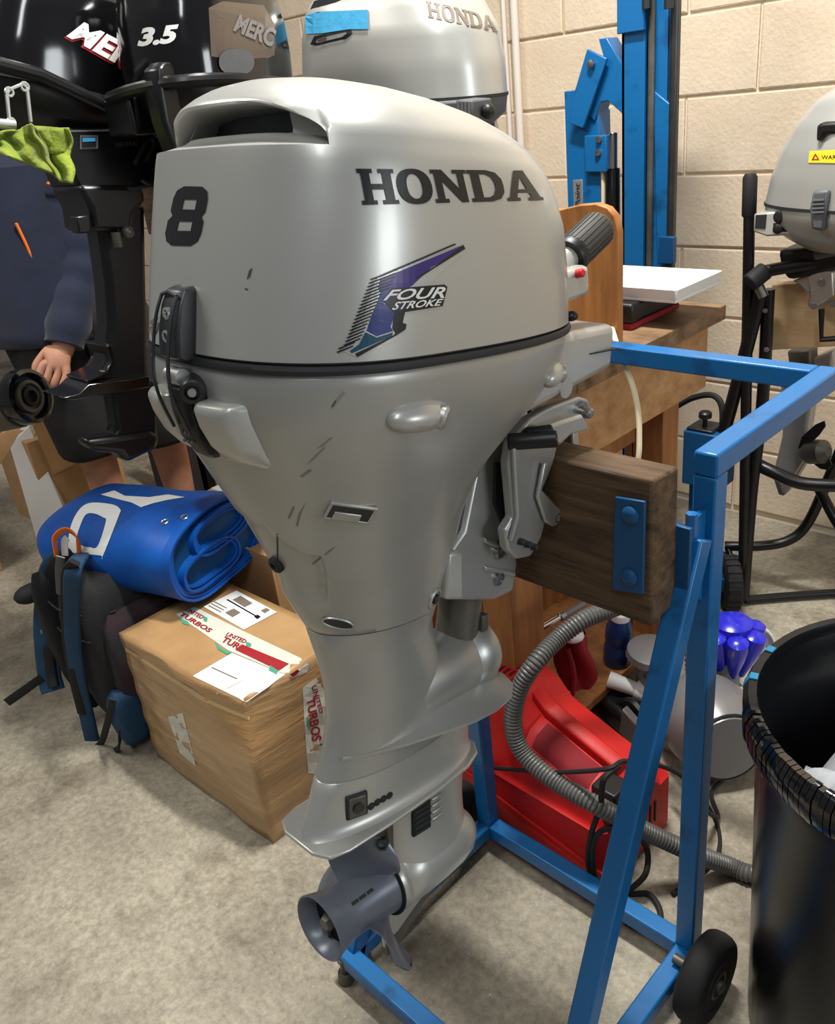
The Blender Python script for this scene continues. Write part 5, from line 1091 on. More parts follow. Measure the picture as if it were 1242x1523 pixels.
# ---------------------------------------------------------------- other outboard motors
def local(o, fwd, tilt, roll=0):
    F = V(fwd[0], fwd[1], 0).normalized(); U = V(0, 0, 1); S = F.cross(U); c, s_ = math.cos(tilt), math.sin(tilt)
    F2 = F * c - U * s_; U2 = F * s_ + U * c
    f = lambda s, y, z: o + S * s + F2 * y + U2 * z
    f.F = F2; f.U = U2; f.S = S; f.o = o; return f
def small_motor(name, label, o, fwd, tilt, cowl, leg, mats, group=None, zleg=.5, plate_w=.05, tiller=True, clamp=True, latch=True, legs=True):
    """cowl: rows (z, rear, mid, front, half width); leg: row list below the pan"""
    f = local(V(*o), fwd, tilt); t = thing(name, label, 'outboard motor', tuple(f(0, 0, -zleg)), group)
    mc, mp, ml, mg = [M[x] for x in mats[:4]]
    pl = lambda z, yr, yc, yf, w_, nr=2.6, nf=2.4, n=64: plan(yr, yc, yf, w_, nr, nf, z, f, n)
    mb = MB(); rows = cowl; top = rows[-1]
    dense = []
    for a_, b_ in zip(rows, rows[1:]):
        for k in range(4): dense.append([a_[i] + (b_[i] - a_[i]) * k / 4 for i in range(5)])
    dense.append(list(top)); mb.rings([pl(*r) for r in dense]); cw = mb.build('cowl', mc, t, ang=50)
    b0_ = rows[0]
    mb = MB(); mb.rings([pl(b0_[0] - dz, b0_[1] - dx, b0_[2], b0_[3] + dx, b0_[4] + dx) for dz, dx in ((.0, -.004), (.0, .002), (.006, .002), (.006, -.004))]); mb.build('cowl_seal', M['seal'], t)
    z1 = b0_[0] - .0065
    mb = MB(); mb.rings([pl(z1, b0_[1], b0_[2], b0_[3], b0_[4]), pl(z1 - .03, b0_[1] + .002, b0_[2], b0_[3] - .004, b0_[4] - .002), pl(z1 - .065, b0_[1] + .03, b0_[2], b0_[3] - .05, b0_[4] - .03), pl(z1 - .085, b0_[1] + .06, b0_[2], b0_[3] - .1, b0_[4] * .6)]); pan = mb.build('lower_pan', mp, t, ang=50)
    zt = z1 - .08; L = zleg + zt     # length left for the leg
    zs_ = lambda q: zt - L * q
    if not legs: return t, f, cw, pan
    mb = MB(); mb.rings([pl(zs_(0), -.07, 0, .06, .05, 2.2, 2), pl(zs_(.12), -.06, 0, .05, .04, 2.2, 2), pl(zs_(.45), -.052, 0, .045, .032, 2.2, 2), pl(zs_(.62), -.05, 0, .05, .028, 2, 2), pl(zs_(.70), -.06, 0, .07, .024, 2, 2)]); mb.build('leg', ml, t, ang=50)
    zp = zs_(.70)
    mb = MB(); P = [(-.02, -.13), (.02, -.13), (plate_w, -.10), (plate_w, .02), (.02, .08), (-.02, .08), (-plate_w, .02), (-plate_w, -.10)]
    mb.rings([[f(a, b, zp + .002) for a, b in P], [f(a, b, zp - .003) for a, b in P]]); mb.build('anti_ventilation_plate', ml, t, bevel=.001)
    za = zs_(.84)
    mb = MB(); mb.rings([pl(zp - .003, -.045, 0, .068, .018, 2, 2), pl(za + .02, -.035, .01, .06, .016, 2, 2), pl(za, -.035, .01, .06, .018, 2, 2)]); mb.build('gearcase_strut', ml, t)
    mb = MB(); mb.lathe([(.022, -.055), (.029, -.05), (.031, 0), (.028, .05), (.016, .09), (.0001, .10)], f(0, 0, za), f.F, 24); mb.build('gearcase', ml, t)
    mb = MB(); sk = [(-.05, za - .02), (-.045, zs_(1)), (-.025, zs_(1)), (.045, za - .025)]; mb.rings([[f(-.004, *p) for p in sk], [f(.004, *p) for p in sk]]); mb.build('skeg', ml, t, bevel=.001)
    pr = bpy.data.objects.new('propeller', None); COL.objects.link(pr); pr.parent = t; pr.location = f(0, -.08, za) - t.location
    mb = MB(); mb.lathe([(.026, -.056), (.026, -.10), (.022, -.115), (.016, -.115), (.016, -.06)], f(0, 0, za), f.F, 22); mb.build('hub', mg, pr)
    for k in range(3):
        a0 = 2 * math.pi * k / 3 + .5; R = []
        for i in range(7):
            u = i / 6; wd = .9 * math.sin(math.pi * (.2 + .72 * u)) ** .8; rg = []
            for side in (1, -1):
                for j in range(9):
                    v_ = (j if side > 0 else 8 - j) / 8; an = a0 + (v_ - .5) * wd; r = .022 + .068 * u
                    rg.append(f(0, -.08 + (.5 - v_) * .035, za) + (f.S * math.cos(an) + f.U * math.sin(an)) * r + f.F * side * .0014)
            R.append(rg)
        mb = MB(); mb.rings(R); mb.build('blade', mg, pr, ang=60)
    if clamp:
        for s_ in (-.055, .055):
            mb = MB(); P = [(.05, zt + .01), (.12, zt + .03), (.18, zt + .035), (.185, zt + .015), (.125, zt + .005), (.118, zt - .14), (.10, zt - .18), (.05, zt - .16)]
            mb.rings([[f(s_ - .006, *p) for p in P], [f(s_ + .006, *p) for p in P]]); mb.build('clamp_bracket', M[mats[4]] if len(mats) > 4 else ml, t, bevel=.002)
        mb = MB(); mb.cyl(f(-.07, .115, zt + .018), f(.07, .115, zt + .018), .009, n=12); mb.build('tilt_tube', M['darksteel'], t)
        mb = MB(); mb.rings([[f(s_, y, z) for s_, y in ((-.045, .045), (.045, .045), (.04, .11), (-.04, .11))] for z in (zt - .16, zt + .02)]); mb.build('swivel_bracket', M[mats[4]] if len(mats) > 4 else ml, t, bevel=.004)
    if tiller:
        mb = MB(); mb.cyl(f(.0, b0_[3] - .03, z1 - .03), f(.0, b0_[3] + .05, z1 - .02), .018, .014, 14); mb.build('tiller_arm', mp, t)
        mb = MB(); mb.cyl(f(.0, b0_[3] + .05, z1 - .02), f(.0, b0_[3] + .13, z1 - .01), .015, n=16); mb.build('tiller_grip', M['rubber'], t, bevel=.003)
    return t, f, cw, pan
# silver motor behind the big one
CW1 = [(0, -.245, -.05, .22, .148), (.06, -.24, -.05, .215, .149), (.12, -.232, -.05, .20, .146), (.17, -.215, -.05, .165, .135), (.21, -.18, -.05, .11, .105), (.235, -.12, -.05, .02, .05), (.24, -.07, -.05, -.03, .01)]
m1, f1, cw1, pan1 = small_motor('outboard_motor', 'silver outboard motor with blue tape on its cowl behind the big motor', (-1.42, 1.44, 1.305), (1, .12), .06, CW1, None, ('silver', 'greyplastic', 'silver_low', 'propgrey', 'alu'), zleg=.72, tiller=False)
T1 = bvh_of(cw1)
def on1(name, polys, m, tree, par, off=.0012, cell=12): return print_on(name, polys, tree, M[m], par, cell, off)
out = []; x = 0
for pls, wd in (([LH], 104), (LO_, 98), ([LN], 100), (LD, 96), (LA, 100)):
    for q in pls: out.append([(x + a_ * wd / 100, b_) for a_, b_ in q])
    x += wd + 3
def word_px(quad, m, tree, par, label):
    qv = [Vector((p[0], p[1], 0)) for p in quad]
    o = print_on('brand_lettering', [[tuple(bil(qv, a_ / (x - 3), b_ / 100))[:2] for a_, b_ in pl] for pl in out], tree, M[m], par, 8, .0012); o['label'] = label
word_px([(637, 26), (740, 48), (734, 26), (633, 0)], 'inkgrey', T1, m1, 'dark maker lettering on the silver side')
on1('decal_frame', [[(462, 66), (468, 54), (522, 42), (524, 50), (514, 58), (470, 68)], [(469, 62), (473, 57), (515, 47), (516, 50), (509, 55), (472, 64)]], 'ink', T1, m1)
on1('decal_bar', [[(472, 62), (474, 58), (486, 55), (484, 60)]], 'greydecal', T1, m1)
on1('dark_vent', [[(462, 14), (468, 2), (505, -8), (520, -6), (500, 3)]], 'ink', T1, m1)
tpn = on1('masking_tape', [[(456, 24), (475, 18), (520, 16), (548, 15), (549, 44), (520, 44), (480, 50), (457, 51)]], 'tapeblue', T1, m1, .003); tpn['label'] = 'strip of blue masking tape'
mb = MB(); mb.rings([[f1(.142, y, z) for y, z in ((-.055, -.004), (.085, -.004), (.085, .010), (.06, .014), (-.03, .014), (-.055, .006))], [f1(.150, y, z) for y, z in ((-.055, -.004), (.085, -.004), (.085, .010), (.06, .014), (-.03, .014), (-.055, .006))]]); mb.build('cowl_grip_slot', M['seal'], m1)
hb = f1(.06, .205, -.03)
mb = MB(); P = [(-.03, -.075), (.10, -.072), (.165, -.045), (.235, -.04), (.235, -.004), (-.03, -.01)]; mb.rings([[f1(.060, *p) for p in P], [f1(.150, *p) for p in P]]); mb.build('control_panel', M['greyplastic'], m1, bevel=.004)
mb = MB(); mb.rings([[f1(s_, y, z) for y, z in ((.225, -.042), (.262, -.038), (.262, -.004), (.225, -.002))] for s_ in (.085, .152)]); kb = mb.build('ribbed_knob', M['greyplastic'], m1, bevel=.003)
for k in range(4): mb = MB(); mb.rings([[f1(s_, y, z) for y, z in ((.230 + .008 * k, -.038), (.234 + .008 * k, -.038), (.234 + .008 * k, -.006), (.230 + .008 * k, -.006))] for s_ in (.150, .1545)]); mb.build('knob_rib', M['vacgrey'], kb)
mb = MB(); mb.sph(f1(.12, .275, -.024), (.014, .014, .014)); mb.sph(f1(.13, .245, -.046), (.016, .012, .008)); mb.build('stop_knob', M['black'], m1)
# small black motor
CW2 = [(0, -.155, -.03, .17, .115), (.05, -.155, -.03, .172, .116), (.10, -.150, -.03, .168, .113), (.15, -.138, -.03, .155, .104), (.19, -.11, -.03, .12, .082), (.215, -.06, -.03, .05, .04), (.22, -.04, -.03, .0, .01)]
m2, f2, cw2, pan2 = small_motor('outboard_motor', 'small black outboard motor marked 3.5 behind the silver cowl', (-1.49, 1.00, 1.36), (-.16, 1), .05, CW2, None, ('gloss', 'satin', 'satin', 'black'), zleg=.80, tiller=False)
T2 = bvh_of(cw2)
text_on('power_numeral', '3.5', [(205, 70), (262, 64), (266, 36), (209, 42)], T2, M['whiteink'], m2, .12, .05, .0015, 'white numeral 3.5'); 
on1('side_decal', [[(310, 12), (330, 2), (392, 8), (408, 36), (408, 82), (398, 86), (350, 88), (314, 84)]], 'greydecal', T2, m2, .0008)
text_on('brand_lettering', 'MERC', [(345, 46), (406, 72), (410, 44), (352, 20)], T2, M['vacgrey'], m2, .2, .04, .0022, 'white maker lettering on the side')
on1('pull_start_boss', [ell(350, 92, 26, 20)], 'greyplastic', T2, m2, .004)
def tube_on(name, px, r, m, par, u=None, v=None, n=6, r2=None):
    mb = MB(); mb.tube(spline([at(a_, b_, u=u, v=v) for a_, b_ in px], n), r, 10); return mb.build(name, M[m], par)
mb = MB(); R = []
for z, o_2, hw in ((.03, .006, .018), (.02, .02, .022), (-.01, .026, .022), (-.06, .024, .020), (-.12, .010, .018), (-.15, -.01, .015)):
    y = -.155; R.append([f2(.045 - hw, y + .03, z), f2(.045 - hw, y - o_2 + .006, z), f2(.045 - hw * .6, y - o_2, z), f2(.045 + hw * .6, y - o_2, z), f2(.045 + hw, y - o_2 + .006, z), f2(.045 + hw, y + .03, z)])
mb.rings(R); mb.build('rear_latch', M['satin'], m2, bevel=.003)
mb = MB(); P = spline([f2(-.085, -.165, -.012), f2(.0, -.176, -.006), f2(.085, -.152, -.002), f2(.124, -.06, -.002), f2(.122, .08, -.01)], 6); mb.tube(P, .011, 10); mb.build('rim_rail', M['satin'], m2)
mb = MB(); mb.rings([[f2(s_, y, z) for s_, y in ((-.11, -.165), (-.02, -.178), (-.02, -.12), (-.11, -.12))] for z in (-.075, -.012)]); mb.build('rear_handle', M['satin'], m2, bevel=.006)
mb = MB(); mb.rings([[f2(s_, y, z) for s_, y in ((.02, -.150), (.10, -.12), (.10, -.06), (.02, -.06))] for z in (-.16, -.075)]); mb.build('front_shroud', M['greyplastic'], m2, bevel=.01)
# tilted black motor on the left
CW3 = [(0, -.175, -.04, .20, .125), (.06, -.172, -.04, .20, .127), (.12, -.160, -.04, .19, .124), (.17, -.14, -.04, .17, .112), (.21, -.13, -.04, .12, .085), (.235, -.08, -.04, .04, .04), (.24, -.05, -.04, -.02, .01)]
m3, f3, cw3, pan3 = small_motor('outboard_motor', 'tilted glossy black outboard motor at top left with a green cloth on it', (-1.74, .83, 1.375), (.10, 1), .30, CW3, None, ('gloss', 'satin', 'satin', 'satin'), zleg=.74, legs=False)
T3 = bvh_of(cw3)
text_on('lettering_outline', 'MER', [(95, 56), (190, 109), (199, 74), (117, 33)], T3, M['redink'], m3, .2, .08, .0010, 'red outline of the lettering')
text_on('brand_lettering', 'MER', [(98, 54), (192, 106), (200, 72), (118, 30)], T3, M['whiteink'], m3, .2, .04, .0024, 'white maker lettering on the gloss black cowl')
# ---- details of the tilted black motor: steering arm, stickers, bracket
mb = MB(); mb.tube([at(-30, 88, u=-1.60), at(60, 112, u=-1.60), at(140, 150, u=-1.60), at(215, 185, u=-1.60), at(255, 210, u=-1.60)], .0125, 12); mb.build('steering_arm', M['satin'], m3)
P3a = [at(a_, b_, u=-1.62) for a_, b_ in ((96, 190), (268, 190), (268, 262), (200, 284), (118, 280), (100, 240))]
mb = MB(); mb.prism(P3a, V(-.12, 0, 0)); swp = mb.build('swivel_cover', M['satin'], m3, bevel=.006)
def flat_label(name, quad, m, par, u, du=0):
    mb = MB(); mb.prism([at(a_, b_, u=u) for a_, b_ in quad], V(-.001, 0, 0)); return mb.build(name, M[m], par, smooth=False)
flat_label('sticker', [(119, 222), (146, 221), (146, 201), (119, 201)], 'greyplastic', swp, -1.617); flat_label('sticker_panel', [(122, 219), (143, 218), (143, 204), (122, 204)], 'ink', swp, -1.6155); flat_label('sticker_panel', [(123, 211), (142, 210), (142, 205), (123, 205)], 'tapeblue', swp, -1.6145)
q_ = [at(px, py, u=-1.6165) for px, py in ((172, 219), (205, 216), (205, 210), (172, 212))]; text_at('sticker_words', 'NEUTRAL', q_, M['inkgrey'], swp)
mb = MB(); mb.beam(at(104, 195, u=-1.618), at(212, 193, u=-1.618), .004, .003); mb.build('cover_trim', M['vacgrey'], swp)
for pts, r_ in (([(200, 245), (212, 222), (222, 206), (228, 214), (216, 240)], .004), ([(210, 268), (222, 275), (240, 276)], .004), ([(190, 282), (215, 278), (245, 272)], .004)):
    mb = MB(); mb.tube(spline([at(a_, b_, u=-1.60) for a_, b_ in pts], 5), r_, 8); mb.build('linkage_rod', M['darksteel'], m3)
# long black leg and its skeg plates in front of the person
def pr3(name, pts, u, th, m='satin', bevel=.004, par=m3):
    mb = MB(); mb.prism([at(a_, b_, u=u) for a_, b_ in pts], V(-th, 0, 0)); return mb.build(name, M[m], par, bevel=bevel)
pr3('swivel_housing', [(118, 275), (215, 275), (218, 300), (200, 320), (198, 345), (140, 345), (135, 310)], -1.60, .13, 'satin', .01)
pr3('leg_housing', [(140, 300), (218, 300), (222, 520), (224, 570), (140, 572), (158, 540), (164, 480), (160, 420), (150, 350)], -1.63, .07, 'satin', .014)
pr3('leg_flange', [(158, 515), (166, 538), (158, 552), (128, 566), (130, 570), (165, 556), (172, 540), (166, 512)], -1.62, .09, 'gloss', .002)
pr3('ventilation_plate', [(94, 592), (118, 586), (132, 572), (222, 560), (224, 576), (140, 590), (110, 596)], -1.60, .10, 'gloss', .002)
pr3('lower_leg', [(165, 575), (232, 565), (236, 650), (160, 660), (176, 640)], -1.64, .05, 'satin', .008)
pr3('lower_torpedo', [(126, 655), (180, 648), (228, 640), (240, 650), (236, 668), (190, 690), (180, 676), (140, 672)], -1.63, .06, 'satin', .012)
pr3('tie_block', [(114, 322), (134, 320), (136, 346), (118, 348)], -1.585, .03, 'satin', .003)
mb = MB(); mb.cyl(at(172, 345, u=-1.60), at(176, 368, u=-1.60), .009, n=10); mb.sph(at(190, 345, u=-1.60), .012); mb.build('clamp_bolt', M['gun'], m3, bevel=.001)
# shackle plate and lime cloth
sk3 = thing('steel_gasket_plate', 'slim steel bracket plate with two bolt holes hanging above the green cloth', 'bracket', tuple(at(28, 170, u=-1.56)))
o1 = [(14, 178), (10, 139), (14, 133), (34, 125), (40, 130), (46, 182)]
for a_, b_ in zip(o1, o1[1:]):
    mb = MB(); mb.beam(at(*a_, u=-1.56), at(*b_, u=-1.56), .006, .005); mb.build('plate_edge', M['alu'], sk3, bevel=.001)
for p_ in ((14, 137), (37, 129), (17, 182)):
    mb = MB(); c = at(*p_, u=-1.559); t1, t2, _ = V(0, 1, 0), V(0, 0, 1), 0; mb.tube([c + t1 * .006 * math.cos(a) + t2 * .006 * math.sin(a) for a in [2 * math.pi * k / 14 for k in range(14)]], .0026, 6, True); mb.build('bolt_eye', M['alu'], sk3)
mb = MB(); mb.cyl(at(-8, 183, u=-1.56), at(22, 186, u=-1.56), .008, n=12); mb.build('spigot', M['alu'], sk3)
mb = MB()
CLT = [(-6, 196), (26, 193), (44, 183), (56, 192), (104, 190)]; CLB = [(-4, 226), (30, 240), (74, 258), (90, 270), (110, 273)]
def cloth(u, v_):
    x = u * 4; i = min(3, int(x)); f = x - i
    ax_ = CLT[i][0] + (CLT[i + 1][0] - CLT[i][0]) * f; ay_ = CLT[i][1] + (CLT[i + 1][1] - CLT[i][1]) * f; bx_ = CLB[i][0] + (CLB[i + 1][0] - CLB[i][0]) * f; by_ = CLB[i][1] + (CLB[i + 1][1] - CLB[i][1]) * f
    fold = .016 * math.sin(9 * u + 2.2 * v_) + .007 * math.sin(23 * u - 5 * v_) + (.02 if u > .74 else 0)
    return at(ax_ + (bx_ - ax_) * v_ + 2.5 * math.sin(12 * v_ + 5 * u), ay_ + (by_ - ay_) * v_, u=-1.53 - fold - .03 * v_ * (1 - v_))
mb.grid(cloth, 60, 24); mb.grid(lambda u, v_: at(44 + 60 * u - 2, 186 + 5 * u + 40 * v_, u=-1.57 - .012 * math.sin(6 * u)), 12, 6)
o = mb.build('microfibre_cloth', M['green'], None, ang=80, solid=.004); tag(o, 'lime green microfibre cloth draped over the black motor at the left', 'cloth')
# ---- rack that carries the stored motors
rk = thing('motor_rack', 'black steel rack carrying the stored outboard motors behind the big silver motor', 'rack', (-1.72, 1.47, 0))
def rb(p0, p1, w_, h_, n, m='satin'): mb = MB(); mb.beam(p0, p1, w_, h_); return mb.build(n, M[m], rk, bevel=.003)
rb(V(-1.74, 1.55, 0), V(-1.74, 1.55, 1.19), .06, .06, 'post'); rb(V(-1.74, 1.36, .03), V(-1.74, 1.95, .03), .06, .06, 'foot_beam'); rb(V(-1.92, 1.55, .03), V(-1.45, 1.55, .03), .06, .06, 'foot_beam')
rb(V(-1.74, 1.0, 1.155), V(-1.74, 1.56, 1.155), .05, .05, 'arm'); rb(V(-1.74, 1.55, 1.155), V(-1.26, 1.55, 1.155), .05, .05, 'arm')
rb(V(-1.74, 1.18, 1.155), V(-1.44, 1.18, 1.155), .05, .05, 'arm')
rb(V(-1.84, 1.01, 1.14), V(-1.62, 1.01, 1.14), .035, .10, 'mount_board', 'oldwood'); rb(V(-1.60, 1.20, 1.17), V(-1.42, 1.20, 1.17), .03, .12, 'mount_board', 'oldwood'); rb(V(-1.27, 1.38, 1.14), V(-1.27, 1.58, 1.14), .035, .12, 'mount_board', 'oldwood')
# ---- person behind the stored motors
UP = -2.42
sh, el, wr, kn = at(108, 258, u=UP), at(118, 395, u=UP + .04), at(96, 512, u=UP + .08), at(84, 545, u=UP + .09)
person = thing('person', 'person in a navy softshell jacket and charcoal shorts standing with one fist lowered', 'person', (UP - .08, sh.y - .17, 0))
lft = V(.50, .866, 0); fwd = V(.866, -.50, 0)
HC = V(sh.x, sh.y, 0) - lft * .185                      # body centre
def bpn(l, f_, z): return HC + lft * l + fwd * f_ + V(0, 0, z)
zs1_ = sh.z
vb = []; eb_ = []; rad = []
def vtx(p, r, frm=None):
    vb.append(Vector(p)); rad.append(r); i = len(vb) - 1
    if frm is not None: eb_.append((frm, i))
    return i
LS = .15
pel = vtx(bpn(.08, 0, .92), .125); wa = vtx(bpn(.03, 0, 1.08), .125, pel); ch = vtx(bpn(0, .01, 1.26), .135, wa); nb = vtx(bpn(0, 0, zs1_ + .05), .075, ch); nk = vtx(bpn(0, .02, zs1_ + .10), .056, nb); h1 = vtx(bpn(0, .035, zs1_ + .18), .078, nk); h2 = vtx(bpn(0, .035, zs1_ + .27), .085, h1); h3 = vtx(bpn(0, .025, zs1_ + .32), .06, h2)
lk_ = at(166, 668, u=UP + .02)
for s_ in (1, -1):
    hp_ = vtx(bpn(.10 + .095 * s_, 0, .86), .105, pel); k_ = vtx(bpn(LS + .105 * s_, .03, .48), .062, hp_); c_ = vtx(bpn(LS + .107 * s_, .0, .33), .056, k_); a_ = vtx(bpn(LS + .108 * s_, -.01, .09), .038, c_); f1_ = vtx(bpn(LS + .112 * s_, .06, .045), .04, a_); vtx(bpn(LS + .12 * s_, .16, .035), .032, f1_)
s1i = vtx(sh, .062, ch); e1i = vtx(el, .046, s1i); w1i = vtx(wr, .031, e1i); pa = vtx(wr.lerp(kn, .75), .034, w1i)
rs = vtx(bpn(-.185, 0, zs1_), .062, ch); re = vtx(bpn(-.25, .0, 1.12), .046, rs); rw = vtx(bpn(-.22, .10, .93), .031, re); rp_ = vtx(bpn(-.205, .12, .87), .034, rw)
me = bpy.data.meshes.new('body'); off = Vector(person.location); me.from_pydata([tuple(p - off) for p in vb], eb_, [])
bmx = bmesh.new(); bmx.from_mesh(me); bmx.verts.ensure_lookup_table(); lay_ = bmx.verts.layers.skin.verify()
for v, r_ in zip(bmx.verts, rad): v[lay_].radius = (r_, r_)
bmx.verts[pel][lay_].use_root = True
bmx.to_mesh(me); bmx.free()
body = bpy.data.objects.new('body', me); COL.objects.link(body); body.parent = person; me.materials.append(M['skin'])
md = body.modifiers.new('skin', 'SKIN'); md.use_smooth_shade = True; md = body.modifiers.new('sub', 'SUBSURF'); md.levels = 2; md.render_levels = 2
# the fist: knuckles towards the viewer, fingers folded, thumb across
def hand(wr_, kn_, sgn, nm):
    dn = (kn_ - wr_).normalized(); out_ = (V(.80, -.60, 0) - dn * V(.80, -.60, 0).dot(dn)).normalized(); ac = dn.cross(out_) * sgn
    vb2 = []; e2 = []; r2 = []
    def v2(p, r, frm=None):
        vb2.append(Vector(p)); r2.append(r)
        if frm is not None: e2.append((frm, len(vb2) - 1))
        return len(vb2) - 1
    root = v2(wr_ + dn * .005, .027); palm = v2(wr_ + dn * .045, .030, root)
    for k, (o_4, ln) in enumerate(((-.033, .9), (-.011, 1.0), (.011, .97), (.033, .8))):
        a_5 = v2(wr_ + dn * .078 + ac * o_4 + out_ * .014, .0115, palm); b_5 = v2(wr_ + dn * (.078 + .040 * ln) + ac * o_4 * .95 + out_ * .012, .0105, a_5)
        c_5 = v2(wr_ + dn * (.078 + .046 * ln) + ac * o_4 * .9 - out_ * .014, .0095, b_5); v2(wr_ + dn * (.078 + .018 * ln) + ac * o_4 * .85 - out_ * .026, .0085, c_5)
    t1_5 = v2(wr_ + dn * .040 + ac * .040 + out_ * .0, .013, palm); t2_5 = v2(wr_ + dn * .085 + ac * .052 - out_ * .008, .0115, t1_5); v2(wr_ + dn * .112 + ac * .036 - out_ * .02, .0095, t2_5)
    me2 = bpy.data.meshes.new(nm); me2.from_pydata([tuple(p - off) for p in vb2], e2, [])
    b2 = bmesh.new(); b2.from_mesh(me2); b2.verts.ensure_lookup_table(); l2 = b2.verts.layers.skin.verify()
    for v, r_ in zip(b2.verts, r2): v[l2].radius = (r_, r_)
    b2.verts[root][l2].use_root = True
    b2.to_mesh(me2); b2.free(); o = bpy.data.objects.new(nm, me2); COL.objects.link(o); o.parent = person; me2.materials.append(M['skin'])
    m_ = o.modifiers.new('skin', 'SKIN'); m_.use_smooth_shade = True; m_ = o.modifiers.new('sub', 'SUBSURF'); m_.levels = 2; m_.render_levels = 2
hand(wr, kn, 1, 'hand'); hand(vb[rw], vb[rp_], -1, 'hand')
def oval(c, a, b, n=28, wob=0, ph=0, zz=0): return [c + lft * (a * math.cos(2 * math.pi * k / n)) + fwd * (b * math.sin(2 * math.pi * k / n)) * (1 + wob * math.sin(4 * 2 * math.pi * k / n + ph)) + V(0, 0, zz) for k in range(n)]
mb = MB(); mb.rings([oval(bpn(.05 * sm(1.1, .8, z) if z < 1.1 else 0, 0, z), a, b, 32, .05, 9 * z) for z, a, b in ((.80, .205, .155), (.805, .21, .16), (.84, .208, .158), (.95, .20, .152), (1.1, .195, .148), (1.25, .205, .150), (zs1_ - .06, .215, .14), (zs1_ + .02, .19, .12), (zs1_ + .06, .11, .085), (zs1_ + .10, .075, .075), (zs1_ + .13, .07, .07))], (False, False)); jk = mb.build('jacket', M['navy'], person, ang=70, solid=.006)
def sleeve(a_, b_, c_, r0, r1, r2_):
    pts = spline([a_, a_.lerp(b_, .5), b_, b_.lerp(c_, .5), c_], 7); n = len(pts) - 1
    mb = MB(); mb.tube(pts, .06, 22, rfun=lambda t_: interp(t_, [(0, r0), (.5, r1), (.92, r2_), (.94, r2_ * .86), (1, r2_ * .86)]) * (1 + .05 * math.sin(38 * t_) * math.sin(math.pi * t_))); return mb.build('sleeve', M['navy'], jk, ang=80)
sleeve(sh + V(0, 0, .01), el, wr + (kn - wr) * .05, .082, .074, .060); sleeve(vb[rs], vb[re], vb[rw], .08, .07, .056)
mb = MB(); mb.tube(spline([at(24, 332, u=UP + .06), at(42, 370, u=UP + .06), at(60, 412, u=UP + .06)], 5), .004, 6); 
mb.build('orange_zip', M['orange'], jk)
mb = MB(); mb.beam(at(70, 272, u=UP + .10), at(92, 273, u=UP + .10), .006, .006); mb.build('orange_tab', M['orange'], jk)
for s_ in (1, -1):
    mb = MB(); k3 = bpn(.11 * s_, .03, .45)
    mb.rings([oval(bpn(.075 + .085 * s_, 0, .90), .115, .145, 24), oval(bpn(.09 + .09 * s_, 0, .82), .120, .145, 24, .04), oval(bpn(.12 + .10 * s_, .01, .68), .115, .130, 24, .06, 2), oval(bpn(.14 + .105 * s_, .02, .56), .105, .118, 24, .08, 4), oval(bpn(LS + .108 * s_, .025, .46), .098, .108, 24, .08, 1), oval(bpn(LS + .108 * s_, .025, .445), .092, .10, 24, .06)], (False, False)); mb.build('shorts_leg', M['shorts'], person, ang=80, solid=.006)
    mb = MB(); c = bpn(LS + .112 * s_, .05, 0); mb.rings([oval(c + V(0, 0, z), a, b) for z, a, b in ((0, .048, .13), (.025, .052, .135), (.05, .048, .12), (.08, .044, .075), (.11, .045, .055))]); mb.build('shoe', M['black'], person, ang=60)
mb = MB(); hc = bpn(0, .02, zs1_ + .275); mb.rings([[hc + lft * (.088 * math.cos(t_) * r_) + fwd * (.098 * math.sin(t_) * r_ - .02) + V(0, 0, z) for t_ in [2 * math.pi * k / 24 for k in range(24)]] for z, r_ in ((-.06, .98), (0, 1.05), (.05, .92), (.085, .6), (.10, .1))]); mb.build('hair', M['shorts'], person, ang=70)
for s_ in (1, -1):
    mb = MB(); mb.sph(bpn(.032 * s_, .112, zs1_ + .235), (.012, .012, .010)); mb.build('eye', M['white'], person)
    mb = MB(); mb.sph(bpn(.086 * s_, .03, zs1_ + .22), (.012, .02, .032)); mb.build('ear', M['skin'], person)
mb = MB(); mb.rings([[bpn(l, f_, zs1_ + z) for l, f_ in ((-.012, .10), (.012, .10), (.008, y), (-.008, y))] for z, y in ((.18, .135), (.195, .142), (.235, .118))]); mb.build('nose', M['skin'], person, bevel=.004)
mb = MB(); mb.sph(bpn(0, .105, zs1_ + .152), (.022, .01, .006)); mb.build('mouth', M['redcloth'], person)
# ---- grey gearcase with a round hub at the left edge
gh = at(42, 590, u=-2.02)
gl = thing('outboard_lower_unit', 'grey outboard lower unit with a round black hub at the left edge', 'outboard motor', (gh.x, gh.y, 0))
ga = V(.86, .38, .14).normalized()
mb = MB(); mb.lathe([(.065, -.02), (.066, .0), (.063, .012), (.054, .016), (.048, .006), (.046, .0), (.0001, .0)], gh, ga, 36); hb_ = mb.build('hub_ring', M['gloss'], gl)
mb = MB(); mb.lathe([(.040, .0), (.038, .010), (.030, .012), (.028, .004)], gh, ga, 30); mb.build('hub_face', M['gun'], gl)
mb = MB(); mb.lathe([(.024, .002), (.022, .012), (.014, .014), (.012, .004), (.0001, .004)], gh, ga, 26); mb.build('hub_core', M['black'], gl)
mb = MB(); mb.lathe([(.056, -.02), (.058, -.06), (.060, -.14), (.056, -.24), (.04, -.33), (.0001, -.37)], gh - V(0, .012, .01), ga, 30); mb.build('torpedo', M['gun'], gl)
sxa = V(-.5, -.86, 0); lo_ = gh - ga * .13
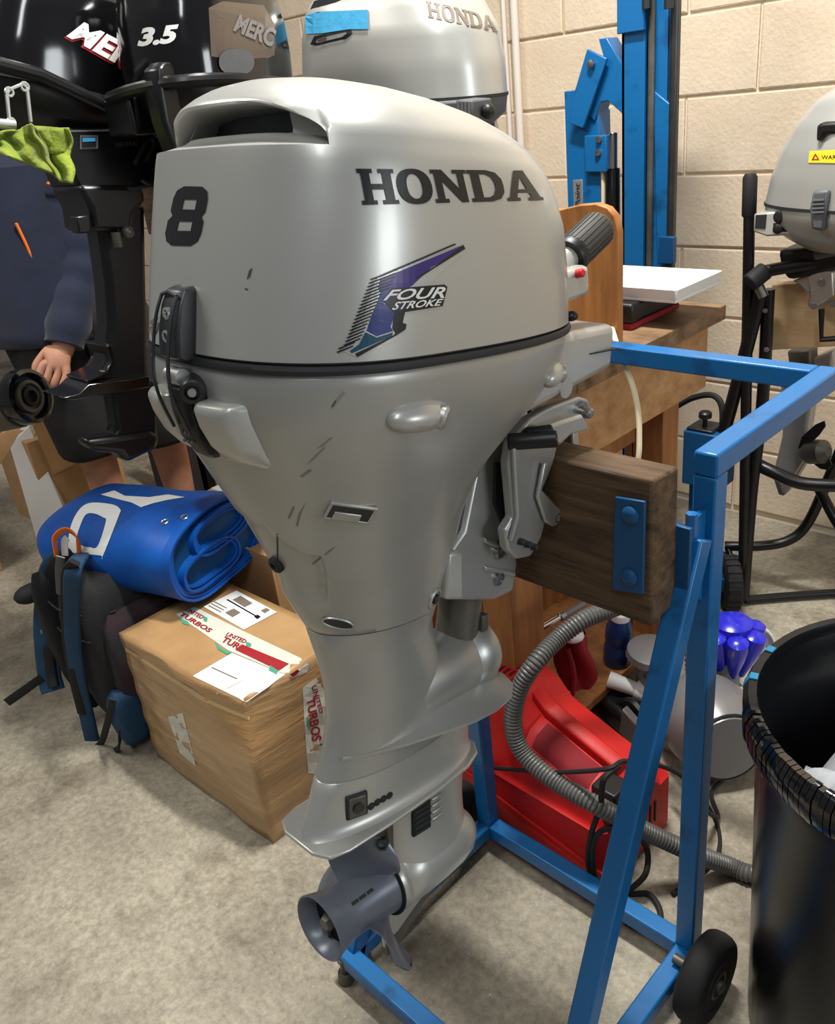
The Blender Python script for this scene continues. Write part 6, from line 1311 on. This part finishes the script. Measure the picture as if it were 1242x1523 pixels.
mb = MB(); mb.rings([[lo_ + sxa * d_ + ga * a + V(0, 0, z) for a, z in ((.05, -.03), (.06, .01), (.02, .045), (-.05, .05), (-.08, 0), (-.04, -.045))] for d_ in (.03, .10, .22, .45)]); mb.build('leg', M['gun'], gl, bevel=.01)
mb = MB(); mb.rings([[lo_ + sxa * d_ + ga * a + V(0, 0, z) for a, z in ((.10, .08), (.10, -.10), (-.22, -.11), (-.22, .09))] for d_ in (.115, .125)]); mb.build('anti_ventilation_plate', M['black'], gl, bevel=.003)
mb = MB(); mb.rings([[lo_ - sxa * d_ + ga * a + V(0, 0, z) for a, z in ((-.02, .008), (-.02, -.008), (-.16, -.010), (-.16, .010))] for d_ in (.06, .15)]); mb.build('skeg', M['gun'], gl, bevel=.003)
q1 = lo_ + sxa * .40; mb = MB(); mb.beam(V(q1.x, q1.y, 0), V(q1.x, q1.y, q1.z - .03), .06, .06, (0, 1, 0)); mb.beam(q1 + V(0, 0, -.06) - ga * .12, q1 + V(0, 0, -.06) + ga * .12, .07, .05); mb.build('stand_post', M['oldwood'], gl, bevel=.003)
# ---- cartons on the floor at the left
wb = thing('white_panel_box', 'tall narrow white carton with small grey print standing left of the blue tarpaulin', 'box', tuple(at(70, 800, z=0)))
W0, W1, W2, W3 = at(15, 668, u=-2.36), at(42, 632, u=-2.36), at(76, 748, u=-2.28), at(55, 808, u=-2.30)
bs = at(57, 812, z=0.0); dp = V(-.10, .06, 0)
q0_ = [V(bs.x, bs.y, 0), V(bs.x + .015, bs.y + .13, 0)]
tl_ = at(15, 660, u=bs.x - .12); 
mb = MB(); tA, tB = at(14, 662, u=bs.x - .10), at(43, 634, u=bs.x - .085); mb.hexa([q0_[0], q0_[1], q0_[1] + dp, q0_[0] + dp], [tA, tB, tB + dp, tA + dp]); wbb = mb.build('box_body', M['paper'], wb, bevel=.002)
TW = bvh_of(wbb)
text_on('printed_words', 'FRAGILE', [(38, 724), (54, 722), (53, 714), (37, 716)], TW, M['inkgrey'], wb, off=.001); print_on('arrow_mark', [[(47, 752), (56, 758), (57, 762), (52, 762)]], TW, M['ink'], wb, 10, .001)
print_on('printed_line', [[(44, 728), (53, 727), (53, 730), (44, 731)]], TW, M['inkgrey'], wb, 10, .001)
fb = thing('cardboard_box', 'open brown carton with a raised flap behind the white carton and the shorts', 'box', (-2.75, 1.05, 0))
mb = MB(); mb.lo_hi((-3.36, .98, 0), (-3.02, 1.30, .36)); mb.build('box_body', M['card'], fb, bevel=.003)
mb = MB(); P = [at(a_, b_, u=-3.0) for a_, b_ in ((44, 622), (92, 618), (112, 690), (80, 706))]; mb.prism(P, V(-.004, 0, 0)); mb.build('flap', M['card'], fb)
fb2 = thing('cardboard_box', 'brown carton flap showing under the grey lower unit at the left edge', 'box', (-2.75, .62, 0))
mb = MB(); mb.lo_hi((-3.20, .42, 0), (-2.90, .74, .30)); mb.build('box_body', M['card'], fb2, bevel=.003)
mb = MB(); P = [at(a_, b_, u=-2.5) for a_, b_ in ((-20, 700), (0, 692), (28, 646), (36, 640), (10, 640), (-20, 660))]; mb.prism(P, V(-.004, 0, 0)); mb.build('flap', M['card'], fb2)
# ---- row of upright items behind the tarpaulin
ub = at(242, 716, u=-2.75)
for k, (du, m_, lab, h_) in enumerate(((-.02, 'bagdark', 'dark red upright folder behind the person', .36), (.055, 'satin', 'black upright binder beside the dark red folder', .37), (.12, 'redcloth', 'narrow maroon binder right of the black binder', .34))):
    mb = MB(); v0 = 1.42 + du; mb.lo_hi((-3.0, v0, 0), (-2.72, v0 + .055, h_ + .04)); o = mb.build('binder', M[m_], None, bevel=.004); tag(o, lab, 'binder', 'upright binders behind the tarpaulin')
# ---------------------------------------------------------------- black tubular stand with the second silver motor
SV = 1.93
bs_ = thing('motor_stand', 'black tubular folding motor stand with a pine board against the block wall', 'motor stand', (-.62, 2.0, 0))
def tb(name, pts, r, m='satin', n=6, par=bs_, k=12):
    mb = MB(); mb.tube(spline(pts, n) if len(pts) > 2 else pts, r, k); return mb.build(name, M[m], par)
foot = at(1105, 888, z=.02); topp = at(1116, 258, v=foot.y)
tb('tall_pole', [V(foot.x, foot.y, .015), V(topp.x, topp.y, topp.z - .01)], .0125)
g0 = at(1114, 322, v=foot.y); mb = MB(); mb.lathe([(.0135, 0), (.0155, .004), (.0155, (topp - g0).length - .008), (.011, (topp - g0).length), (.0001, (topp - g0).length)], g0, topp - g0, 16); mb.build('pole_grip', M['rubber'], bs_)
tb('cross_handle', [at(1130, 405, v=1.90), at(1180, 396, v=1.92), at(1300, 380, v=1.96)], .014)
hd = at(1125, 412, v=1.89); mb = MB(); mb.cyl(hd + V(-.01, -.012, -.012), hd + V(.012, .02, .012), .021, n=20); mb.build('handle_knob', M['rubber'], bs_, bevel=.004)
tb('hinge_collar', [at(1128, 425, v=1.90), at(1136, 442, v=1.90)], .012, 'steel')
tb('diagonal_leg', [at(1132, 432, v=1.91), at(1105, 540, v=1.91), at(1052, 735, v=1.91)], .016)
tb('front_leg', [at(1143, 430, v=1.93), at(1134, 600, v=1.93), at(1118, 735, v=1.93), at(1106, 890, z=.02)], .0145)
tb('lower_hoop', [at(1122, 688, v=1.95), at(1150, 702, v=1.95), at(1200, 720, v=1.97), at(1300, 722, v=2.02)], .016)
tb('rear_hoop', [at(1078, 812, v=1.98), at(1130, 812, v=2.02), at(1172, 804, v=2.06), at(1200, 780, v=2.09), at(1228, 722, v=2.10), at(1262, 640, v=2.10)], .0135)
tb('rear_leg', [at(1216, 722, v=2.08), at(1240, 768, v=2.06), at(1290, 850, v=2.02)], .0135)
tb('floor_tube', [at(1108, 892, z=.014), at(1180, 886, z=.014), at(1300, 878, z=.014)], .011)
tb('side_tube', [at(1082, 815, v=1.98), at(1096, 850, v=1.94), at(1110, 890, z=.016)], .008)
for p_ in ((1122, 450), (1138, 462), (1140, 520), (1120, 470)):
    c = at(*p_, v=1.905); mb = MB(); mb.lathe([(.006, 0), (.005, .003), (.0001, .004)], c, V(.4, -1, 0), 12); mb.build('rivet', M['steel'], bs_)
wc = at(1092, 868, v=1.86); mb = MB(); wcc = V(wc.x - .02, 1.88, .07)
mb.lathe([(.03, -.02), (.06, -.022), (.07, -.015), (.072, 0), (.07, .015), (.06, .022), (.03, .02)], wcc, V(.8, .6, 0), 30); wl = mb.build('stand_wheel', M['rubber'], bs_)
for k in range(20):
    a = 2 * math.pi * k / 20; d_ = V(-.6, .8, 0) * math.cos(a) + V(0, 0, 1) * math.sin(a); mb = MB(); mb.box(wcc + d_ * .0715, (.034, .008, .006), V(.8, .6, 0), V(0, 0, 1).cross(V(.8, .6, 0)) * math.cos(a) * 0 + d_.cross(V(.8, .6, 0)), None); mb.build('tread_block', M['rubber'], wl, smooth=False)
BQ = [at(1148, 424, v=1.97), at(1300, 415, v=1.97), at(1300, 512, v=1.97), at(1143, 521, v=1.97)]
mb = MB(); mb.prism(BQ, V(0, .04, 0)); mb.build('pine_board', M['pine'], bs_, bevel=.002)
# silver motor on it (its left flank and front show)
CWR = [(0, -.20, -.02, .20, .125), (.05, -.195, -.02, .188, .124), (.10, -.185, -.02, .168, .118), (.15, -.17, -.02, .138, .106), (.19, -.145, -.02, .10, .086), (.22, -.10, -.02, .05, .055), (.235, -.05, -.02, .0, .02)]
oR = at(1280, 298, v=1.90)
m4, f4, cw4, pan4 = small_motor('outboard_motor', 'silver outboard motor with a yellow warning label clamped to the black tubular stand', (oR.x, oR.y, oR.z), (-.96, .30), .0, CWR, None, ('silver', 'silver_low', 'silver_low', 'black', 'alu'), zleg=.68, legs=False)
T4 = bvh_of(cw4)
def on4(name, polys, m, off=.0015, tree=T4): return print_on(name, polys, tree, M[m], m4, 8, off)
lb4 = on4('warning_label', [[(1205, 225), (1275, 221), (1275, 243), (1203, 242)]], 'yellow'); on4('warning_triangle', [[(1208, 238), (1220, 238), (1214, 228)], [(1211, 236.5), (1217, 236.5), (1214, 231)]], 'redink', .002)
text_on('label_words', 'WARNING', [(1223, 237), (1268, 236), (1268, 230), (1223, 231)], T4, M['ink'], m4, off=.002)
mb = MB(); q = [(1214, 186), (1224, 182), (1300, 178), (1300, 198), (1226, 200), (1222, 210), (1213, 211)]; P = [at(a_, b_, v=oR.y - .112) for a_, b_ in q]; mb.prism(P, V(0, .05, 0)); mb.build('recoil_handle', M['black'], m4, bevel=.006)
mb = MB(); P = [at(a_, b_, v=oR.y - .135) for a_, b_ in ((1208, 284), (1234, 282), (1229, 312), (1226, 344), (1206, 342), (1203, 312))]; mb.prism(P, V(0, .03, 0)); lt4 = mb.build('cowl_latch', M['greyplastic'], m4, bevel=.006)
for k in range(4): 
    mb = MB(); mb.beam(at(1208, 298 + 6 * k, v=oR.y - .137), at(1226, 297 + 6 * k, v=oR.y - .137), .004, .003); mb.build('latch_rib', M['vacgrey'], lt4)
mb = MB(); P = [at(a_, b_, v=oR.y - .07) for a_, b_ in ((1121, 318), (1160, 314), (1178, 320), (1175, 350), (1140, 352), (1120, 345))]; mb.prism(P, V(0, .10, 0)); ph4 = mb.build('panel_housing', M['silver'], m4, bevel=.004)
mb = MB(); P = [at(a_, b_, v=oR.y - .0715) for a_, b_ in ((1124, 320), (1140, 319), (1138, 341), (1123, 340))]; mb.prism(P, V(0, .003, 0)); mb.build('dark_recess', M['seal'], ph4)
mb = MB(); P = [at(a_, b_, v=oR.y - .0715) for a_, b_ in ((1150, 332), (1170, 331), (1171, 345), (1149, 345))]; mb.prism(P, V(0, .003, 0)); mb.build('control_face', M['seal'], ph4, bevel=.001)
for p_ in ((1158, 340, .010), (1161, 322, .013)):
    c = at(p_[0], p_[1], v=oR.y - .073); mb = MB(); mb.lathe([(p_[2], 0), (p_[2], .006), (p_[2] * .7, .008), (.0001, .008)], c, V(0, -1, 0), 16); mb.build('control_knob', M['black'], ph4)
mb = MB(); P = [at(a_, b_, v=oR.y + .02) for a_, b_ in ((1155, 372), (1300, 362), (1300, 392), (1170, 418), (1160, 400))]; mb.prism(P, V(0, .12, 0)); mb.build('leg_shroud', M['black'], m4, bevel=.012)
mb = MB(); P = [at(a_, b_, v=1.925) for a_, b_ in ((1200, 412), (1222, 400), (1238, 404), (1240, 440), (1222, 452), (1212, 462), (1200, 456), (1204, 440))]; mb.prism(P, V(0, .03, 0)); cb4 = mb.build('clamp_bracket', M['alu'], m4, bevel=.004)
mb = MB(); P = [at(a_, b_, v=1.935) for a_, b_ in ((1178, 418), (1205, 408), (1212, 424), (1202, 438), (1190, 425))]; mb.prism(P, V(0, .05, 0)); mb.build('transom_hook', M['alu'], cb4, bevel=.003)
for p_ in ((1222, 420), (1210, 455), (1238, 452)):
    c = at(*p_, v=1.924); mb = MB(); mb.lathe([(.008, 0), (.007, .004), (.0001, .005)], c, V(.2, -1, 0), 14); mb.build('bracket_bolt', M['steel'], cb4)
mb = MB(); mb.tube([at(1222, 460, v=1.93), at(1222, 505, v=1.93), at(1300, 500, v=1.93)], .007, 8); mb.build('clamp_handle', M['black'], m4)
mb = MB(); mb.cyl(at(1212, 380, v=1.92), at(1250, 372, v=1.92), .010, n=12); mb.build('shift_lever', M['greyplastic'], m4, bevel=.002)
# folded second leg visible under the board
lu = thing('outboard_lower_unit', 'silver outboard leg with a black propeller hanging below the pine board', 'outboard motor', tuple(at(1195, 640, v=2.12)))
LV = 2.12
def lp(name, pts, th, m, v=LV, bevel=.006, par=lu): mb = MB(); mb.prism([at(a_, b_, v=v) for a_, b_ in pts], V(0, th, 0)); return mb.build(name, M[m], par, bevel=bevel)
lp('mount_clamp', [(1170, 522), (1205, 520), (1206, 548), (1196, 556), (1174, 554)], .05, 'gun', LV - .02); lp('clamp_band', [(1160, 552), (1212, 550), (1216, 566), (1205, 574), (1158, 570)], .07, 'alu', LV - .03, .012)
lp('leg', [(1156, 556), (1240, 520), (1236, 560), (1206, 600), (1200, 640), (1206, 676), (1190, 700), (1166, 738), (1158, 734), (1150, 700), (1162, 650), (1164, 600)], .05, 'silver_low', LV, .016)
lp('tip_wear', [(1150, 712), (1160, 716), (1166, 738), (1158, 736)], .045, 'gun', LV - .002, .003)
mb = MB(); mb.lathe([(.02, 0), (.032, .02), (.03, .06), (.012, .075), (.0001, .076)], at(1196, 672, v=LV - .03), V(.9, -.3, .3), 20); mb.build('hub', M['gun'], lu)
def blade4(pts): lp('blade', pts, .006, 'black', LV - .05, .002)
blade4([(1186, 668), (1192, 650), (1212, 632), (1226, 626), (1228, 634), (1218, 648), (1200, 664)]); blade4([(1200, 672), (1216, 670), (1232, 680), (1238, 692), (1232, 700), (1220, 698), (1206, 688)])
